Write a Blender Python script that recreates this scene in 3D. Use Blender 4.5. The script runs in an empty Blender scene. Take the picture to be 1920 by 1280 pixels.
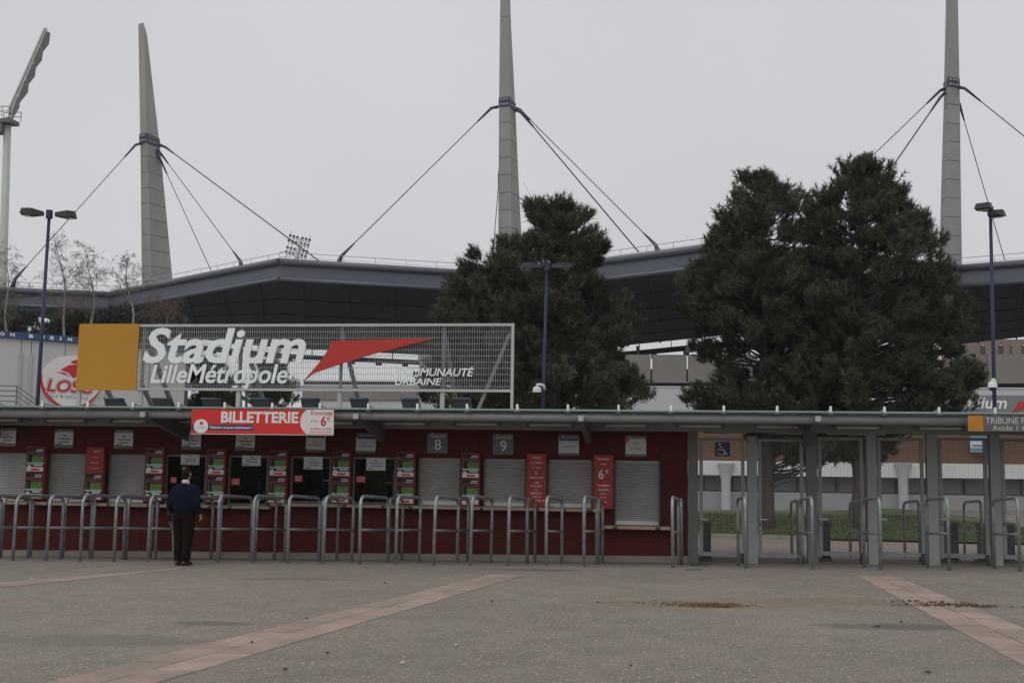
import bpy, math, random
import numpy as np
from mathutils import Vector, Matrix

random.seed(7); rng = np.random.default_rng(11)
scene = bpy.context.scene
COL = scene.collection

# ------------------------------------------------------------------ camera
F = 2236.0                                   # focal length in pixels of a 1920 px wide frame
PSI, PITCH, ROLL, EYE = math.radians(7.704), math.radians(6.582), 0.015, 1.6
sp, cp = math.sin(PSI), math.cos(PSI)
FWD = Vector((-sp*math.cos(PITCH), cp*math.cos(PITCH), math.sin(PITCH)))
R0 = Vector((cp, sp, 0)); U0 = R0.cross(FWD)
RT = R0*math.cos(ROLL) + U0*math.sin(ROLL); UP = U0*math.cos(ROLL) - R0*math.sin(ROLL)
cam = bpy.data.objects.new('camera', bpy.data.cameras.new('camera')); COL.objects.link(cam)
cam.data.sensor_width = 36.0; cam.data.lens = 36.0*F/1920.0
cam.data.clip_start = 0.1; cam.data.clip_end = 3000
cam.matrix_world = Matrix(((RT.x, UP.x, -FWD.x, 0), (RT.y, UP.y, -FWD.y, 0), (RT.z, UP.z, -FWD.z, EYE), (0, 0, 0, 1)))
scene.camera = cam

# ------------------------------------------------------------------ overcast sky, soft sun, exposure
SUN_EL, SUN_AZ = math.radians(48), math.radians(200)      # azimuth clockwise from +Y: behind the photographer
world = bpy.data.worlds.new('World'); scene.world = world; world.use_nodes = True
nt = world.node_tree; nt.nodes.clear()
sky = nt.nodes.new('ShaderNodeTexSky'); sky.sky_type = 'NISHITA'; sky.sun_disc = False
sky.sun_elevation = SUN_EL; sky.sun_rotation = SUN_AZ; sky.dust_density = 6.0; sky.air_density = 1.0
hs = nt.nodes.new('ShaderNodeHueSaturation'); hs.inputs['Saturation'].default_value = 0.15
mx = nt.nodes.new('ShaderNodeMix'); mx.data_type = 'RGBA'; mx.inputs[0].default_value = 0.93
mx.inputs[7].default_value = (6.5, 6.62, 6.85, 1)
bg = nt.nodes.new('ShaderNodeBackground'); bg.inputs['Strength'].default_value = 0.1
out = nt.nodes.new('ShaderNodeOutputWorld')
nt.links.new(sky.outputs[0], hs.inputs['Color']); nt.links.new(hs.outputs[0], mx.inputs[6])
tcw = nt.nodes.new('ShaderNodeTexCoord'); nzw = nt.nodes.new('ShaderNodeTexNoise'); nzw.inputs['Scale'].default_value = 2.2; nzw.inputs['Detail'].default_value = 4
nt.links.new(tcw.outputs['Generated'], nzw.inputs['Vector']); rgw = nt.nodes.new('ShaderNodeMapRange'); rgw.inputs[1].default_value = .3; rgw.inputs[2].default_value = .7; rgw.inputs[3].default_value = .955; rgw.inputs[4].default_value = 1.045
nt.links.new(nzw.outputs['Fac'], rgw.inputs[0]); sw = nt.nodes.new('ShaderNodeVectorMath'); sw.operation = 'SCALE'
nt.links.new(mx.outputs[2], sw.inputs[0]); nt.links.new(rgw.outputs[0], sw.inputs['Scale']); nt.links.new(sw.outputs[0], bg.inputs['Color']); nt.links.new(bg.outputs[0], out.inputs[0])
sun = bpy.data.objects.new('sun', bpy.data.lights.new('sun', 'SUN')); COL.objects.link(sun)
sun.data.energy = 0.5; sun.data.angle = math.radians(40); sun.data.color = (1.0, 0.97, 0.93)
sdir = Vector((math.sin(SUN_AZ)*math.cos(SUN_EL), math.cos(SUN_AZ)*math.cos(SUN_EL), math.sin(SUN_EL)))
sun.rotation_euler = sdir.to_track_quat('Z', 'Y').to_euler(); sun.location = (0, -20, 40)
scene.view_settings.view_transform = 'Standard'; scene.view_settings.look = 'None'
scene.view_settings.exposure = 0.0; scene.view_settings.gamma = 1.0
scene.view_settings.use_curve_mapping = False
scene.cycles.use_denoising = True
scene.cycles.max_bounces = 6

# ------------------------------------------------------------------ where things stand
def ray(px, py): return FWD + RT*((px-960)/F) + UP*((640-py)/F)
def P(px, py, Y):                            # the point of the upright plane y = Y
    d = ray(px, py); t = Y/d.y; return Vector((d.x*t, Y, EYE+d.z*t))
def PZ(px, py, Z): return ray(px, py)*Z + Vector((0, 0, EYE))
def PH(px, py, z):                           # the point at height z
    d = ray(px, py); t = (z-EYE)/d.z; return Vector((d.x*t, d.y*t, z))
def zg(x, y):                                # the plaza climbs gently to the right and falls towards the kiosk
    return 0.0138*(min(max(x, -30.0), 30.0)+7.0) - 0.04*min(max(y-21.5, 0.0), 2.75)
def G(px, py):
    d = ray(px, py); z = 0.0
    for _ in range(12):
        t = (z-EYE)/d.z; z = zg(d.x*t, d.y*t)
    return Vector((d.x*t, d.y*t, z))
def RC(x0, y0, x1, y1, Y):                   # a wall rectangle -> xa, xb, za, zb
    mx_, my = (x0+x1)/2, (y0+y1)/2
    return P(x0, my, Y).x, P(x1, my, Y).x, P(mx_, y1, Y).z, P(mx_, y0, Y).z

# ------------------------------------------------------------------ materials
MATS = {}
def mat(name, col, rough=0.7, metal=0.0, var=0.12, scale=1.5, bump=0.0, bscale=60.0, stretch=(1, 1, 1), fine=0.06, spec=0.5, attr=None, each=0.05):
    m = bpy.data.materials.new(name); m.use_nodes = True; n = m.node_tree.nodes; L = m.node_tree.links
    b = n['Principled BSDF']; b.inputs['Metallic'].default_value = metal
    b.inputs['Specular IOR Level'].default_value = spec
    g = n.new('ShaderNodeNewGeometry'); mp = n.new('ShaderNodeMapping'); mp.inputs['Scale'].default_value = stretch
    L.new(g.outputs['Position'], mp.inputs['Vector'])
    t1 = n.new('ShaderNodeTexNoise'); t1.inputs['Scale'].default_value = scale; t1.inputs['Detail'].default_value = 6
    t2 = n.new('ShaderNodeTexNoise'); t2.inputs['Scale'].default_value = bscale; t2.inputs['Detail'].default_value = 3
    L.new(mp.outputs[0], t1.inputs['Vector']); L.new(g.outputs['Position'], t2.inputs['Vector'])
    r1 = n.new('ShaderNodeMapRange'); r1.inputs[1].default_value = 0.25; r1.inputs[2].default_value = 0.75
    r1.inputs[3].default_value = 1-var; r1.inputs[4].default_value = 1+var; L.new(t1.outputs['Fac'], r1.inputs[0])
    r2 = n.new('ShaderNodeMapRange'); r2.inputs[1].default_value = 0.3; r2.inputs[2].default_value = 0.7
    r2.inputs[3].default_value = 1-fine; r2.inputs[4].default_value = 1+fine; L.new(t2.outputs['Fac'], r2.inputs[0])
    mu0 = n.new('ShaderNodeMath'); mu0.operation = 'MULTIPLY'; L.new(r1.outputs[0], mu0.inputs[0]); L.new(r2.outputs[0], mu0.inputs[1])
    oi = n.new('ShaderNodeObjectInfo'); r3 = n.new('ShaderNodeMapRange'); r3.inputs[3].default_value = 1-each; r3.inputs[4].default_value = 1+each; L.new(oi.outputs['Random'], r3.inputs[0])
    mu = n.new('ShaderNodeMath'); mu.operation = 'MULTIPLY'; L.new(mu0.outputs[0], mu.inputs[0]); L.new(r3.outputs[0], mu.inputs[1])
    vm = n.new('ShaderNodeVectorMath'); vm.operation = 'SCALE'; L.new(mu.outputs[0], vm.inputs['Scale'])
    if attr:
        a = n.new('ShaderNodeAttribute'); a.attribute_name = attr; L.new(a.outputs['Color'], vm.inputs[0])
    else: vm.inputs[0].default_value = col[:3]
    L.new(vm.outputs[0], b.inputs['Base Color'])
    rr = n.new('ShaderNodeMapRange'); rr.inputs[3].default_value = max(rough-0.1, 0.02); rr.inputs[4].default_value = min(rough+0.1, 1)
    L.new(t1.outputs['Fac'], rr.inputs[0]); L.new(rr.outputs[0], b.inputs['Roughness'])
    if bump:
        bp = n.new('ShaderNodeBump'); bp.inputs['Strength'].default_value = bump; bp.inputs['Distance'].default_value = 0.01
        L.new(t2.outputs['Fac'], bp.inputs['Height']); L.new(bp.outputs[0], b.inputs['Normal'])
    MATS[name] = m; return m

mat('cladding', (.088, .0175, .014), .6, var=.16, scale=2.0, stretch=(.6, .6, 9), bump=.25, bscale=30, fine=.10, spec=.12, each=.10)
mat('plinth', (.26, .235, .205), .9, var=.22, scale=1.6, bump=.4)
mat('ledge', (.40, .31, .225), .75, var=.25, scale=3, stretch=(.6, 3, 8))
mat('ledge_dark', (.07, .06, .05), .8)
mat('shutter', (.50, .50, .49), .5, .25, var=.12, scale=2.5, fine=.05)
mat('shutter_rail', (.70, .70, .69), .5, .1)
mat('steel_grey', (.27, .28, .28), .55, .2, var=.10, scale=1.2, stretch=(1, 1, .3))
mat('mesh_wire', (.26, .265, .265), .6, .2)
mat('steel_dark', (.15, .16, .16), .55, .2, var=.12)
mat('post_grey', (.32, .325, .33), .6, .1, var=.12, scale=1.5, stretch=(1, 1, .3))
mat('galvanised', (.33, .36, .37), .45, .55, var=.25, scale=9, bump=.1, bscale=90, fine=.15)
mat('sign_steel', (.46, .47, .46), .5, .15, var=.08)
mat('grating_steel', (.40, .41, .405), .5, .15)
mat('brace', (.22, .22, .22), .6, .2)
mat('stainless', (.88, .88, .87), .3, .3, var=.05)
mat('yellow', (.50, .232, .012), .55, var=.06, scale=.9, fine=.04)
mat('letter_white', (.86, .88, .89), .45, var=.03, fine=.02)
mat('swoosh_red', (.52, .030, .018), .45, var=.05)
mat('banner_red', (.66, .024, .014), .4, var=.04)
mat('board_red', (.34, .020, .018), .5, var=.07)
mat('white', (.78, .78, .77), .55, var=.05)
mat('paper', (.64, .65, .66), .7, var=.06)
mat('navy', (.03, .035, .12), .5)
mat('ink', (.03, .03, .035), .7)
mat('plate', (.13, .135, .14), .45, .1)
mat('plate_text', (.72, .70, .66), .5)
mat('photo_dark', (.032, .026, .028), .5, var=.7, scale=14, fine=.4, spec=.15)
mat('photo_red', (.10, .018, .018), .4, var=.6, scale=14, fine=.3)
mat('photo_green', (.10, .23, .035), .4, var=.4, scale=14, fine=.3)
mat('photo_teal', (.42, .60, .56), .5, var=.4, scale=30)
mat('room_yellow', (.62, .49, .07), .8, var=.12)
mat('room_dark', (.14, .105, .06), .8)
mat('room_grey', (.20, .21, .22), .7)
mat('tube_lamp', (.74, .75, .74), .4)
mat('lamp_blue', (.022, .05, .085), .5, var=.1)
mat('lamp_body', (.03, .032, .036), .5, var=.1)
mat('pole_blue', (.022, .024, .085), .5, .05, var=.15, stretch=(1, 1, .2))
mat('lamp_head', (.028, .03, .034), .5, .1)
mat('lens', (.42, .42, .40), .2)
mat('concrete', (.355, .353, .338), .85, var=.13, scale=.5, stretch=(1, 1, .35), bump=.2, bscale=8, fine=.07)
mat('mast_steel', (.07, .075, .115), .5, .3, var=.15)
mat('cable', (.12, .12, .135), .5, .3)
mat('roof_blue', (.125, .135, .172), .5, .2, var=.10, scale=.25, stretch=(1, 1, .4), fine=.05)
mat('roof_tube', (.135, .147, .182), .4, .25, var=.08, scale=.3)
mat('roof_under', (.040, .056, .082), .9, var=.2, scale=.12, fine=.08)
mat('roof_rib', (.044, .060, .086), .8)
mat('rail_white', (.45, .46, .48), .5)
mat('panel_grey', (.25, .235, .215), .85, var=.08, scale=.4, fine=.05)
mat('band_dark', (.035, .035, .035), .8)
mat('wall_white', (.56, .56, .58), .7, var=.06, scale=.3)
mat('fascia_white', (.74, .74, .74), .6, var=.08, scale=.4)
mat('recess', (.16, .17, .165), .7)
mat('wall_grey', (.37, .37, .38), .8, var=.06, scale=.4)
mat('hall_white', (.58, .58, .565), .7, var=.05, scale=.3, stretch=(1, 1, .3))
mat('hall_dark', (.10, .092, .085), .8, var=.15)
mat('hall_blue', (.032, .085, .20), .5)
mat('logo_red', (.58, .035, .04), .5)
mat('logo_grey', (.20, .24, .27), .5)
mat('pink_wall', (.30, .225, .20), .8)
mat('board_grey', (.21, .22, .235), .6)
mat('sign_blue', (.14, .32, .52), .5)
mat('tower_white', (.50, .53, .51), .5, .1, var=.08)
mat('tower_dark', (.12, .13, .135), .5, .2)
mat('tower_far', (.50, .50, .49), .6)
mat('tower_lamp', (.17, .18, .18), .5)
mat('bark', (.085, .07, .06), .95, var=.35, scale=4, stretch=(1, 1, .25), bump=.8, bscale=25)
mat('birch_bark', (.34, .315, .285), .8, var=.35, scale=5, stretch=(1, 1, 2.5))
mat('twig', (.17, .13, .11), .9, var=.2)
mat('needles', (.05, .07, .04), .75, var=.22, scale=1.3, attr='tint', spec=.25)
mat('grass', (.055, .085, .02), .85, var=.3, scale=.9, attr='tint', spec=.2)
mat('pink_path', (.30, .24, .205), .9, var=.12, scale=1.0, bump=.4)
mat('kerb', (.33, .30, .26), .9, var=.15)
mat('drain', (.10, .10, .10), .7, .2, var=.2, scale=8)
mat('pedestal', (.035, .037, .04), .5)
mat('skin', (.42, .24, .17), .6, var=.05)
mat('hair', (.016, .011, .009), .8, var=.3, scale=60, spec=.1)
mat('scalp', (.16, .085, .055), .7, var=.15, scale=40, spec=.2)
mat('sweater', (.008, .011, .026), .95, var=.18, scale=12, bump=.5, bscale=160, fine=.15, spec=.08)
mat('trousers', (.012, .008, .007), .9, var=.25, scale=8, bump=.4, bscale=120, spec=.08)
mat('shirt', (.55, .60, .72), .8)
mat('shoe', (.045, .025, .02), .4)
mat('khaki', (.22, .19, .15), .9, var=.12, scale=8)
mat('coat', (.028, .03, .035), .9, var=.15, scale=9)
mat('eye_white', (.8, .8, .78), .3)
mat('litter_white', (.50, .50, .48), .7)
mat('leaf_brown', (.11, .055, .025), .8, var=.3, scale=20)

def glass_mat(name, tint, rough=.05, alpha_mix=.5):
    m = bpy.data.materials.new(name); m.use_nodes = True; n = m.node_tree.nodes; L = m.node_tree.links
    n.clear(); o = n.new('ShaderNodeOutputMaterial'); a = n.new('ShaderNodeBsdfTransparent'); a.inputs[0].default_value = (*tint, 1)
    g = n.new('ShaderNodeBsdfGlossy'); g.inputs['Roughness'].default_value = rough; g.inputs['Color'].default_value = (.9, .95, .93, 1)
    fr = n.new('ShaderNodeFresnel'); fr.inputs['IOR'].default_value = 1.09
    x = n.new('ShaderNodeMixShader'); L.new(fr.outputs[0], x.inputs[0]); L.new(a.outputs[0], x.inputs[1]); L.new(g.outputs[0], x.inputs[2])
    L.new(x.outputs[0], o.inputs[0]); MATS[name] = m
glass_mat('glass', (.70, .75, .72))
mat('glass_edge', (.27, .365, .34), .35, var=.06)
mat('glass_roof', (.40, .48, .46), .35, var=.15)

def ground_material():
    m = bpy.data.materials.new('plaza_asphalt'); m.use_nodes = True; n = m.node_tree.nodes; L = m.node_tree.links
    b = n['Principled BSDF']; b.inputs['Specular IOR Level'].default_value = .3
    g = n.new('ShaderNodeNewGeometry')
    def noise(scale, detail=5, rough=.55):
        t = n.new('ShaderNodeTexNoise'); t.inputs['Scale'].default_value = scale; t.inputs['Detail'].default_value = detail
        t.inputs['Roughness'].default_value = rough; L.new(g.outputs['Position'], t.inputs['Vector']); return t
    def ramp(src, a, b_, lo, hi):
        r = n.new('ShaderNodeMapRange'); r.inputs[1].default_value = a; r.inputs[2].default_value = b_
        r.inputs[3].default_value = lo; r.inputs[4].default_value = hi; L.new(src, r.inputs[0]); return r.outputs[0]
    def mix(f, a, b_, colb=None):
        x = n.new('ShaderNodeMix'); x.data_type = 'RGBA'; L.new(f, x.inputs[0])
        if isinstance(a, tuple): x.inputs[6].default_value = (*a, 1)
        else: L.new(a, x.inputs[6])
        if isinstance(b_, tuple): x.inputs[7].default_value = (*b_, 1)
        else: L.new(b_, x.inputs[7])
        return x.outputs[2]
    big = noise(.22, 4); mid = noise(1.7, 6, .65); fine = noise(38, 3)
    c = mix(ramp(big.outputs[0], .3, .7, 0, 1), (.208, .182, .149), (.274, .242, .199))
    c = mix(ramp(mid.outputs[0], .42, .72, 0, .55), c, (.155, .138, .113))
    # stones of the exposed aggregate
    for sc, thr, colr, seed in ((24, .20, (.50, .42, .29), 0), (36, .26, (.36, .325, .28), 3), (30, .20, (.085, .075, .066), 7), (15, .15, (.58, .50, .38), 11), (18, .14, (.10, .09, .08), 17)):
        v = n.new('ShaderNodeTexVoronoi'); v.inputs['Scale'].default_value = sc
        mp = n.new('ShaderNodeMapping'); mp.inputs['Location'].default_value = (seed*3.1, seed*1.7, 0); L.new(g.outputs['Position'], mp.inputs[0]); L.new(mp.outputs[0], v.inputs['Vector'])
        near = ramp(v.outputs['Distance'], thr, thr+.10, 1, 0)
        pick = n.new('ShaderNodeSeparateColor'); L.new(v.outputs['Color'], pick.inputs[0])
        sel = ramp(pick.outputs[0], .58, .60, 0, 1)
        mm = n.new('ShaderNodeMath'); mm.operation = 'MULTIPLY'; L.new(near, mm.inputs[0]); L.new(sel, mm.inputs[1])
        patch = ramp(noise(.5+seed*.1, 3).outputs[0], .35, .65, .45, 1)
        m2 = n.new('ShaderNodeMath'); m2.operation = 'MULTIPLY'; L.new(mm.outputs[0], m2.inputs[0]); L.new(patch, m2.inputs[1])
        c = mix(m2.outputs[0], c, colr)
    # two washed-out trails of rusty sand and a few oil spots, each with its own ragged outline
    sep = n.new('ShaderNodeSeparateXYZ'); L.new(g.outputs['Position'], sep.inputs[0])
    def blob(cx, cy, rx, ry, colr, strength):
        nonlocal c
        def term(o, c0, r0):
            a = n.new('ShaderNodeMath'); a.operation = 'SUBTRACT'; L.new(sep.outputs[o], a.inputs[0]); a.inputs[1].default_value = c0
            d = n.new('ShaderNodeMath'); d.operation = 'DIVIDE'; L.new(a.outputs[0], d.inputs[0]); d.inputs[1].default_value = r0
            q = n.new('ShaderNodeMath'); q.operation = 'POWER'; q.inputs[1].default_value = 2
            ab = n.new('ShaderNodeMath'); ab.operation = 'ABSOLUTE'; L.new(d.outputs[0], ab.inputs[0]); L.new(ab.outputs[0], q.inputs[0]); return q
        s = n.new('ShaderNodeMath'); s.operation = 'ADD'; L.new(term(0, cx, rx).outputs[0], s.inputs[0]); L.new(term(1, cy, ry).outputs[0], s.inputs[1])
        s2 = n.new('ShaderNodeMath'); s2.operation = 'ADD'; L.new(s.outputs[0], s2.inputs[0])
        L.new(ramp(noise(5, 6, .7).outputs[0], .3, .7, -.55, .65), s2.inputs[1])
        f = ramp(s2.outputs[0], .25, 1.1, strength, 0)
        c = mix(f, c, colr)
    for px, py, rx, ry, colr, st in ((1330, 1135, .50, .26, (.165, .078, .026), .9), (1300, 1133, 1.7, .55, (.21, .135, .065), .38), (1530, 1127, 1.7, .5, (.21, .135, .065), .32), (1790, 1135, .7, .3, (.09, .055, .028), .9),
                                     (1690, 1175, 1.0, .35, (.085, .08, .075), .6), (400, 1168, .5, .22, (.09, .075, .06), .5), (560, 1085, 1.2, .3, (.10, .088, .072), .45), (1010, 1068, .9, .25, (.085, .075, .062), .6), (180, 1200, 1.2, .5, (.11, .098, .082), .4), (1280, 1155, 1.2, .35, (.24, .22, .195), .4)):
        p = G(px, py); blob(p.x, p.y, rx, ry, colr, st)
    L.new(c, b.inputs['Base Color']); b.inputs['Roughness'].default_value = .92
    bp = n.new('ShaderNodeBump'); bp.inputs['Strength'].default_value = .5; bp.inputs['Distance'].default_value = .006
    L.new(fine.outputs[0], bp.inputs['Height']); L.new(bp.outputs[0], b.inputs['Normal'])
    MATS['plaza_asphalt'] = m
ground_material()

def paver_material():
    m = bpy.data.materials.new('paver_pink'); m.use_nodes = True; n = m.node_tree.nodes; L = m.node_tree.links
    b = n['Principled BSDF']; g = n.new('ShaderNodeNewGeometry'); oi = n.new('ShaderNodeObjectInfo')
    t = n.new('ShaderNodeTexNoise'); t.inputs['Scale'].default_value = 2.2; t.inputs['Detail'].default_value = 7; L.new(g.outputs['Position'], t.inputs[0])
    t2 = n.new('ShaderNodeTexNoise'); t2.inputs['Scale'].default_value = 70; L.new(g.outputs['Position'], t2.inputs[0])
    def rng_(src, lo, hi, a=.3, z=.7):
        r = n.new('ShaderNodeMapRange'); r.inputs[1].default_value = a; r.inputs[2].default_value = z; r.inputs[3].default_value = lo; r.inputs[4].default_value = hi; L.new(src, r.inputs[0]); return r.outputs[0]
    def mul(a, c):
        x = n.new('ShaderNodeMath'); x.operation = 'MULTIPLY'; L.new(a, x.inputs[0]); L.new(c, x.inputs[1]); return x.outputs[0]
    f = mul(mul(rng_(t.outputs[0], .80, 1.12), rng_(t2.outputs[0], .86, 1.14)), rng_(oi.outputs['Random'], .88, 1.10, 0, 1))
    vm = n.new('ShaderNodeVectorMath'); vm.operation = 'SCALE'; vm.inputs[0].default_value = (.36, .272, .222); L.new(f, vm.inputs['Scale'])
    L.new(vm.outputs[0], b.inputs['Base Color']); b.inputs['Roughness'].default_value = .9
    bp = n.new('ShaderNodeBump'); bp.inputs['Strength'].default_value = .3; bp.inputs['Distance'].default_value = .004; L.new(t2.outputs[0], bp.inputs['Height']); L.new(bp.outputs[0], b.inputs['Normal'])
    MATS['paver_pink'] = m
paver_material()

def brick_material():
    m = bpy.data.materials.new('brick_wall'); m.use_nodes = True; n = m.node_tree.nodes; L = m.node_tree.links
    b = n['Principled BSDF']; g = n.new('ShaderNodeNewGeometry')
    sx = n.new('ShaderNodeSeparateXYZ'); cb = n.new('ShaderNodeCombineXYZ'); L.new(g.outputs['Position'], sx.inputs[0]); L.new(sx.outputs[0], cb.inputs[0]); L.new(sx.outputs[2], cb.inputs[1])
    t = n.new('ShaderNodeTexBrick'); t.inputs['Scale'].default_value = 1.0; t.inputs['Brick Width'].default_value = .30; t.inputs['Row Height'].default_value = .10; t.inputs['Mortar Size'].default_value = .012
    t.inputs['Color1'].default_value = (.135, .058, .030, 1); t.inputs['Color2'].default_value = (.17, .078, .04, 1); t.inputs['Mortar'].default_value = (.17, .13, .10, 1)
    L.new(cb.outputs[0], t.inputs['Vector']); L.new(t.outputs[0], b.inputs['Base Color']); b.inputs['Roughness'].default_value = .9
    MATS['brick_wall'] = m
brick_material()

# ------------------------------------------------------------------ mesh building
TXT = {}
def text_geo(s, shear=0.0, bold=0.0, extrude=0.0, res=3):
    k = (s, shear, bold, extrude)
    if k in TXT: return TXT[k]
    cu = bpy.data.curves.new('t', 'FONT'); cu.body = s; cu.shear = shear; cu.offset = bold; cu.extrude = extrude; cu.resolution_u = res
    o = bpy.data.objects.new('t', cu); COL.objects.link(o)
    dg = bpy.context.evaluated_depsgraph_get(); dg.update()
    me = bpy.data.meshes.new_from_object(o.evaluated_get(dg))
    v = np.array([tuple(p.co) for p in me.vertices]); f = [tuple(p.vertices) for p in me.polygons]
    bpy.data.objects.remove(o); bpy.data.curves.remove(cu); bpy.data.meshes.remove(me)
    TXT[k] = (v, f); return TXT[k]
def text_adv(pre, ch, **kw):                 # where a letter starts when the word is set in one line
    w = lambda s: np.ptp(text_geo(s, **kw)[0][:, 0])
    return w('|'+pre+'|') - w('||')

class MB:
    def __init__(self, m=None, xf=None): self.v = []; self.f = []; self.mi = []; self.sm = []; self.mats = []; self.xf = xf; self.use(m)
    def use(self, m):
        if m is None: self.c = 0; return self
        if m not in self.mats: self.mats.append(m)
        self.c = self.mats.index(m); return self
    def add(self, vs, fs, smooth=False):
        b = len(self.v); self.v.extend(tuple(p) for p in vs)
        for f in fs: self.f.append(tuple(i+b for i in f)); self.mi.append(self.c); self.sm.append(smooth)
        return self
    def box(self, x0, x1, y0, y1, z0, z1):
        x0, x1 = min(x0, x1), max(x0, x1); y0, y1 = min(y0, y1), max(y0, y1); z0, z1 = min(z0, z1), max(z0, z1)
        return self.add([(x0,y0,z0),(x1,y0,z0),(x1,y1,z0),(x0,y1,z0),(x0,y0,z1),(x1,y0,z1),(x1,y1,z1),(x0,y1,z1)],
                        [(0,3,2,1),(4,5,6,7),(0,1,5,4),(1,2,6,5),(2,3,7,6),(3,0,4,7)])
    def hexa(self, lo, hi):                  # bottom and top quads, counter-clockwise seen from above
        n = len(lo)
        return self.add(list(lo)+list(hi), [tuple(reversed(range(n))), tuple(range(n, 2*n))]+[(i, (i+1) % n, n+(i+1) % n, n+i) for i in range(n)])
    def plate(self, pts, y0, y1):            # outline in x,z (counter-clockwise seen from -y) given thickness along y
        n = len(pts)
        return self.add([(x, y0, z) for x, z in pts]+[(x, y1, z) for x, z in pts],
                        [tuple(range(n)), tuple(reversed(range(n, 2*n)))]+[(i, n+i, n+(i+1) % n, (i+1) % n) for i in range(n)])
    def sheet(self, x0, x1, z0, z1, y): return self.add([(x0,y,z0),(x1,y,z0),(x1,y,z1),(x0,y,z1)], [(0,1,2,3)])
    def disc(self, cx, cz, rx, rz, y, n=40, y1=None):
        pts = [(cx+rx*math.cos(2*math.pi*i/n), cz+rz*math.sin(2*math.pi*i/n)) for i in range(n)]
        return self.plate(pts, y, y+.01 if y1 is None else y1)
    def tube(self, pts, r, n=8, caps=True):
        pts = [Vector(p) for p in pts]; rs = r if isinstance(r, (list, tuple)) else [r]*len(pts)
        vs, fs = [], []; prev = None
        for i, p in enumerate(pts):
            t = (pts[min(i+1, len(pts)-1)] - pts[max(i-1, 0)]).normalized()
            if prev is None:
                a = Vector((0, 0, 1)) if abs(t.z) < .9 else Vector((1, 0, 0)); u = t.cross(a).normalized()
            else: u = (prev - t*prev.dot(t)).normalized()
            prev = u; w = t.cross(u)
            for k in range(n):
                q = 2*math.pi*k/n; vs.append(p + (u*math.cos(q) + w*math.sin(q))*rs[i])
        for i in range(len(pts)-1):
            for k in range(n): fs.append((i*n+k, i*n+(k+1) % n, (i+1)*n+(k+1) % n, (i+1)*n+k))
        self.add(vs, fs, n > 4)
        if caps:
            b = len(self.v)-len(vs)
            self.f.append(tuple(b+k for k in reversed(range(n)))); self.f.append(tuple(b+(len(pts)-1)*n+k for k in range(n)))
            self.mi += [self.c]*2; self.sm += [False]*2
        return self
    def beam(self, a, b, w, h):              # rectangular bar between two points
        a, b = Vector(a), Vector(b); t = (b-a).normalized(); up = Vector((0, 0, 1)) if abs(t.z) < .95 else Vector((0, 1, 0))
        s = t.cross(up).normalized()*w/2; u = s.cross(t).normalized()*h/2
        return self.add([a-s-u, a+s-u, a+s+u, a-s+u, b-s-u, b+s-u, b+s+u, b-s+u], [(0,3,2,1),(4,5,6,7),(0,1,5,4),(1,2,6,5),(2,3,7,6),(3,0,4,7)])
    def text(self, s, xa, xb, za, zb, y, shear=0.0, bold=0.0, ext=0.0, box=None):
        v, f = text_geo(s, shear, bold, .5 if ext else 0.0); lo, hi = v.min(0), v.max(0) if box is None else box
        sx = (xb-xa)/max(hi[0]-lo[0], 1e-6); sz = (zb-za)/max(hi[1]-lo[1], 1e-6)
        return self.add([(xa+(p[0]-lo[0])*sx, y-p[2]*ext, za+(p[1]-lo[1])*sz) for p in v], f)
    def build(self, name, parent=None, loc=None):
        me = bpy.data.meshes.new(name); o = bpy.data.objects.new(name, me)
        org = Vector((0, 0, 0))
        if parent is not None:
            o.parent = parent; q = parent
            while q is not None: org += q.location; q = q.parent
        elif loc is not None: org = Vector(loc); o.location = org
        vs = [self.xf @ Vector(p) for p in self.v] if self.xf is not None else self.v
        me.from_pydata([(p[0]-org.x, p[1]-org.y, p[2]-org.z) for p in vs], [], self.f)
        for m in self.mats: me.materials.append(MATS[m])
        me.polygons.foreach_set('material_index', self.mi); me.polygons.foreach_set('use_smooth', self.sm)
        me.update(); COL.objects.link(o); return o

def tag(o, label=None, cat=None, group=None, kind=None):
    if label: o['label'] = label
    if cat: o['category'] = cat
    if group: o['group'] = group
    if kind: o['kind'] = kind
    return o
def thing(name, label, cat, loc=(0, 0, 0), group=None):
    o = bpy.data.objects.new(name, None); o.empty_display_size = .2; COL.objects.link(o); o.location = loc
    return tag(o, label, cat, group)
def struct(o): o['kind'] = 'structure'; return o
def copy_tree(o, parent=None):
    c = o.copy(); COL.objects.link(c); c.parent = parent
    for ch in list(o.children): copy_tree(ch, c)
    return c
ORD = ['first', 'second', 'third', 'fourth', 'fifth', 'sixth', 'seventh', 'eighth', 'ninth', 'tenth', 'eleventh', 'twelfth', 'thirteenth', 'fourteenth', 'fifteenth', 'sixteenth', 'seventeenth', 'eighteenth', 'nineteenth', 'twentieth']
# ------------------------------------------------------------------ ground and paving
def grid_sheet(name, xs, ys, zf, m, parent=None):
    mb = MB(m); nx = len(xs)
    mb.add([(x, y, zf(x, y)) for y in ys for x in xs], [(j*nx+i, j*nx+i+1, (j+1)*nx+i+1, (j+1)*nx+i) for j in range(len(ys)-1) for i in range(nx-1)])
    return mb.build(name, parent)
struct(grid_sheet('ground', [-600, -250, -120, -60, -30, -20, -10, 0, 10, 20, 30, 60, 120, 250, 600], [-150, -100, -20, 0, 6, 12, 18, 21.5, 24.25, 28, 36, 60, 120, 300, 600], zg, 'plaza_asphalt'))

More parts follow.
